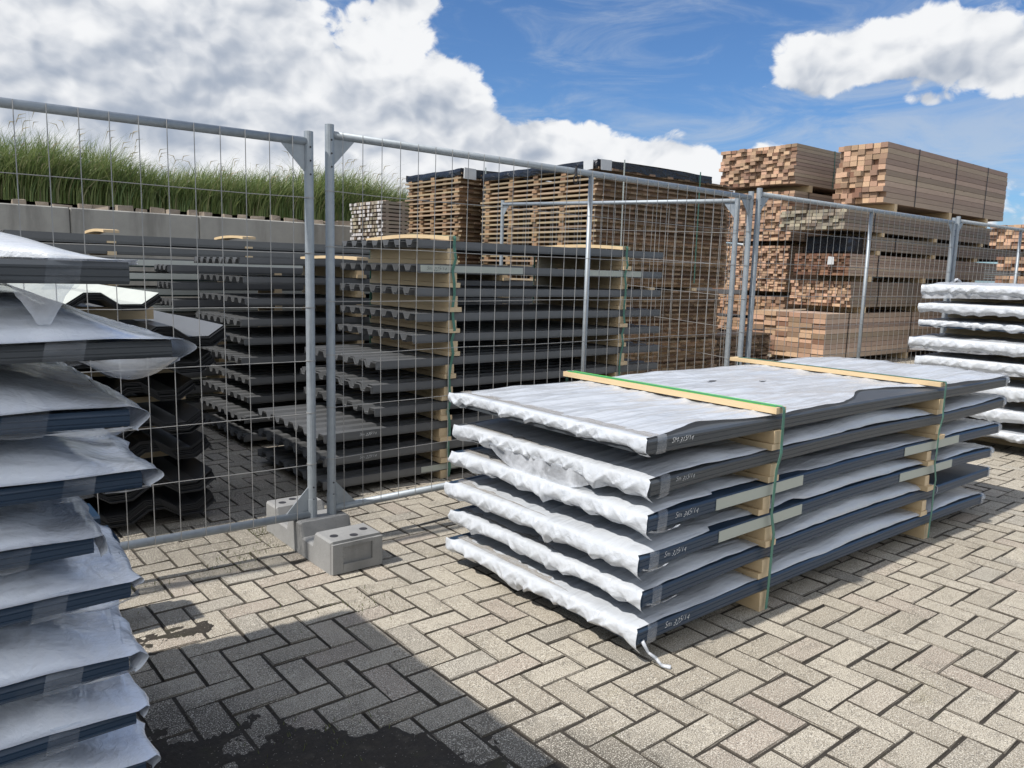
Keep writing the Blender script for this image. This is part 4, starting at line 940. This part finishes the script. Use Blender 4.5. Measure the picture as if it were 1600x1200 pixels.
def slat_pack(u0, u1, v0, v1, z0, z1, label, bw=.105, pitch=.060, th=.023, along='y', smat=('slat_side', 'slat_end', 'slat_sticker'), stick=5, jag=.02, rag=0):
    t = thing('slatted_board_pack', (u0, v0, z0), label, 'board pack', 'slatted board packs')
    m = MB(); st = MB(); n = int((z1-z0)/pitch); side, end, sk = smat
    for k in range(n):
        z = z0+k*pitch; dv = rnd.uniform(-rag, rag)
        nb = int((u1-u0)/(bw+.008)); du = rnd.uniform(-.02, .02)
        for i in range(nb):
            a = u0+du+i*(bw+.008); 
            if 0 < i < nb-1: e1 = v0+.9
            else: e1 = v1+rnd.uniform(-jag, jag)
            m.box(a+rnd.uniform(-.003, .003), a+bw, v0+rnd.uniform(-jag, jag), e1, z+pitch-th, z+pitch, side, my=end)
            if 0 < i < nb-1: m.box(a, a+bw, v1-.5, v1+rnd.uniform(-jag, jag), z+pitch-th, z+pitch, side, my=end)
        for q in range(stick):
            vv = v0+.05+(v1-v0-.22)*q/(stick-1)+(rnd.uniform(-.02, .02)); st.box(u0-.004+rnd.uniform(-.012, .01), u1+.004, vv, vv+.09, z+.0005, z+pitch-th-.0005, sk)
    m.build('boards', t); st.build('spacers', t); return t
def tarp_cap(u0, u1, v0, v1, z, h, parent, label=True, sag=.05):
    m = MB(); n = 26; rows = []
    for i in range(n+1):
        a = i/n
        def P(x, y, z, s): return (x, y, z)
        # cross ring around the cap: left skirt bottom -> top -> right skirt bottom, for each v
        v = v0-.02+(v1-v0+.04)*a; row = []
        for (x, zz) in ((u0-.02, z-h*(.8+.35*nz(v*3, 1))), (u0-.025, z-h*.4), (u0-.01, z+.012), (u0+.25*(u1-u0), z+.03), ((u0+u1)/2, z+.035), (u0+.75*(u1-u0), z+.03), (u1+.01, z+.01), (u1+.025, z-h*.4), (u1+.02, z-h*(.85+.3*nz(v*3, 9)))):
            row.append((x+.012*nz(v*7, zz*9), v, zz+.012*nz(v*5, x*5)))
        rows.append(row)
    m.grid(rows, 'tarp_black')
    for vv, sg in ((v0-.022, -1), (v1+.022, 1)):
        rows = []
        for i in range(31):
            x = u0-.02+(u1-u0+.04)*i/30; hh = h*(.85+.35*nz(x*2.5, vv)); rows.append([(x, vv+sg*.006*nz(x*9, 2), z+.02), (x+.01*nz(x*8, 4), vv+sg*.016*nz(x*6, 3), z-hh*.5), (x, vv+sg*.01*nz(x*5, 1), z-hh)])
        m.grid(rows, 'tarp_black')
    return m.build('tarp_cover', parent, smooth=True)
def slats():
    b = 1.13
    lumber_bearers((6.7, 7.6, 8.45), 6.62, 8.8, 0, .08, 'the lower slatted board pack')
    slat_pack(6.58, 9.1, 6.6, 8.83, .08, 1.165, 'lower dark slatted board pack, under the tarp-capped one beside the lumber piles', jag=.025)
    lumber_bearers((6.7, 7.6, 8.45), 6.62, 8.8, 1.16, 1.20, 'the upper slatted board pack')
    t = slat_pack(6.58, 9.2, 6.6, 8.83, 1.205, 2.63, 'large slatted board pack with black tarp cap, right of the smaller tarp-capped one', jag=.022)
    tarp_cap(6.58, 8.70, 6.62, 8.80, 2.65, .10, t)
    m = MB(); m.box(6.535, 6.546, 6.64, 6.80, 2.555, 2.66, 'label_white', jit=.004); m.build('label', t)
    m = MB(); m.box(6.58, 6.76, 6.553, 6.562, 2.55, 2.67, 'label_white', jit=.006); m.build('label', t)
    for u in (6.98, 8.42):
        strap([(u, 6.56, 2.70), (u, 6.56, 1.9), (u+.01, 6.565, 1.26)], None, parent=t, w=.022, m='strap_green' if u > 8 else 'strap_white'); 
    t = slat_pack(6.33, 7.9, 9.0, 10.42, .1, 2.70, 'smaller slatted board pack with black tarp cap and white label, left of the large one', jag=.03, rag=0)
    lumber_bearers((6.4, 7.1, 7.7), 9.0, 10.4, 0, .1, 'the smaller slatted board pack')
    tarp_cap(6.34, 7.85, 9.02, 10.40, 2.72, .10, t)
    m = MB(); m.box(6.36, 6.56, 8.955, 8.966, 2.60, 2.745, 'label_white', jit=.006); m.build('label', t)
    strap([(6.72, 8.955, 2.78), (6.72, 8.955, 2.0), (6.72, 8.96, .2)], None, parent=t, w=.022, m='strap_white')
    slat_pack(9.42, 10.9, 6.9, 8.0, .02, .50, 'dark boards added to fill the shaded gap between the slatted pack and the lumber', jag=.03, smat=('slat_end', 'slat_end', 'slat_end'))  # added dark boards standing in for the shade below the left lumber pile
    # pack with white painted ends
    t = thing('painted_batten_pack', (5.1, 9.0, 0), 'small pack of spaced battens with white painted ends in front of the grass', 'batten pack')
    m = MB(); z = .12
    while z < 2.22:
        i = 0
        v = 9.0
        while v < 9.86:
            m.box(5.10+rnd.uniform(-.02, .02), 5.5, v, v+.055, z, z+.035, 'lumber_side_old', mx='white_end' if int((v-9)/.062) % 4 == 0 or rnd.random() < .2 else 'lumber_end_grey'); v += .062
        m.box(5.16, 5.20, 9.0, 9.86, z+.0355, z+.0495, 'lumber_side_old'); m.box(5.40, 5.44, 9.0, 9.86, z+.0355, z+.0495, 'lumber_side_old'); z += .05
    m.build('battens', t)
    m = MB(); m.box(5.10, 5.5, 9.0, 9.1, 0, .119, 'lumber_side_old'); m.box(5.10, 5.5, 9.7, 9.8, 0, .119, 'lumber_side_old'); m.build('skid', t)
slats()
# ------------------------------------------------------------------ small things
def bits():
    m = MB(); pts = [Vector((8.70, 3.46, 1.36)), Vector((8.72, 3.42, 1.40)), Vector((8.77, 3.40, 1.37)), Vector((8.80, 3.41, 1.25)), Vector((8.79, 3.42, 1.12))]
    for a, b in zip(pts[:-1], pts[1:]): m.tube(a, b, .014, 'film', 6)
    m.tube((8.705, 3.465, 1.37), (8.70, 3.44, 1.12), .012, 'film', 6)
    tag(m.build('plastic_tie'), 'white plastic film tied round the fence posts above the right stack', 'plastic tie')
    m = MB(); c = Vector((3.25, 3.44, 1.905))
    for i in range(10):
        a, b = 2*math.pi*i/10, 2*math.pi*(i+1)/10; m.tube(c+Vector((math.cos(a)*.018, 0, math.sin(a)*.026)), c+Vector((math.cos(b)*.018, 0, math.sin(b)*.026)), .004, 'bolt_hole', 5)
    m.tube(c+Vector((0, 0, .02)), c+Vector((0.0, .0, .075)), .008, 'bolt_hole', 6)
    tag(m.build('clip'), 'small dark clip hanging from the top rail of the second fence panel', 'clip')
bits()
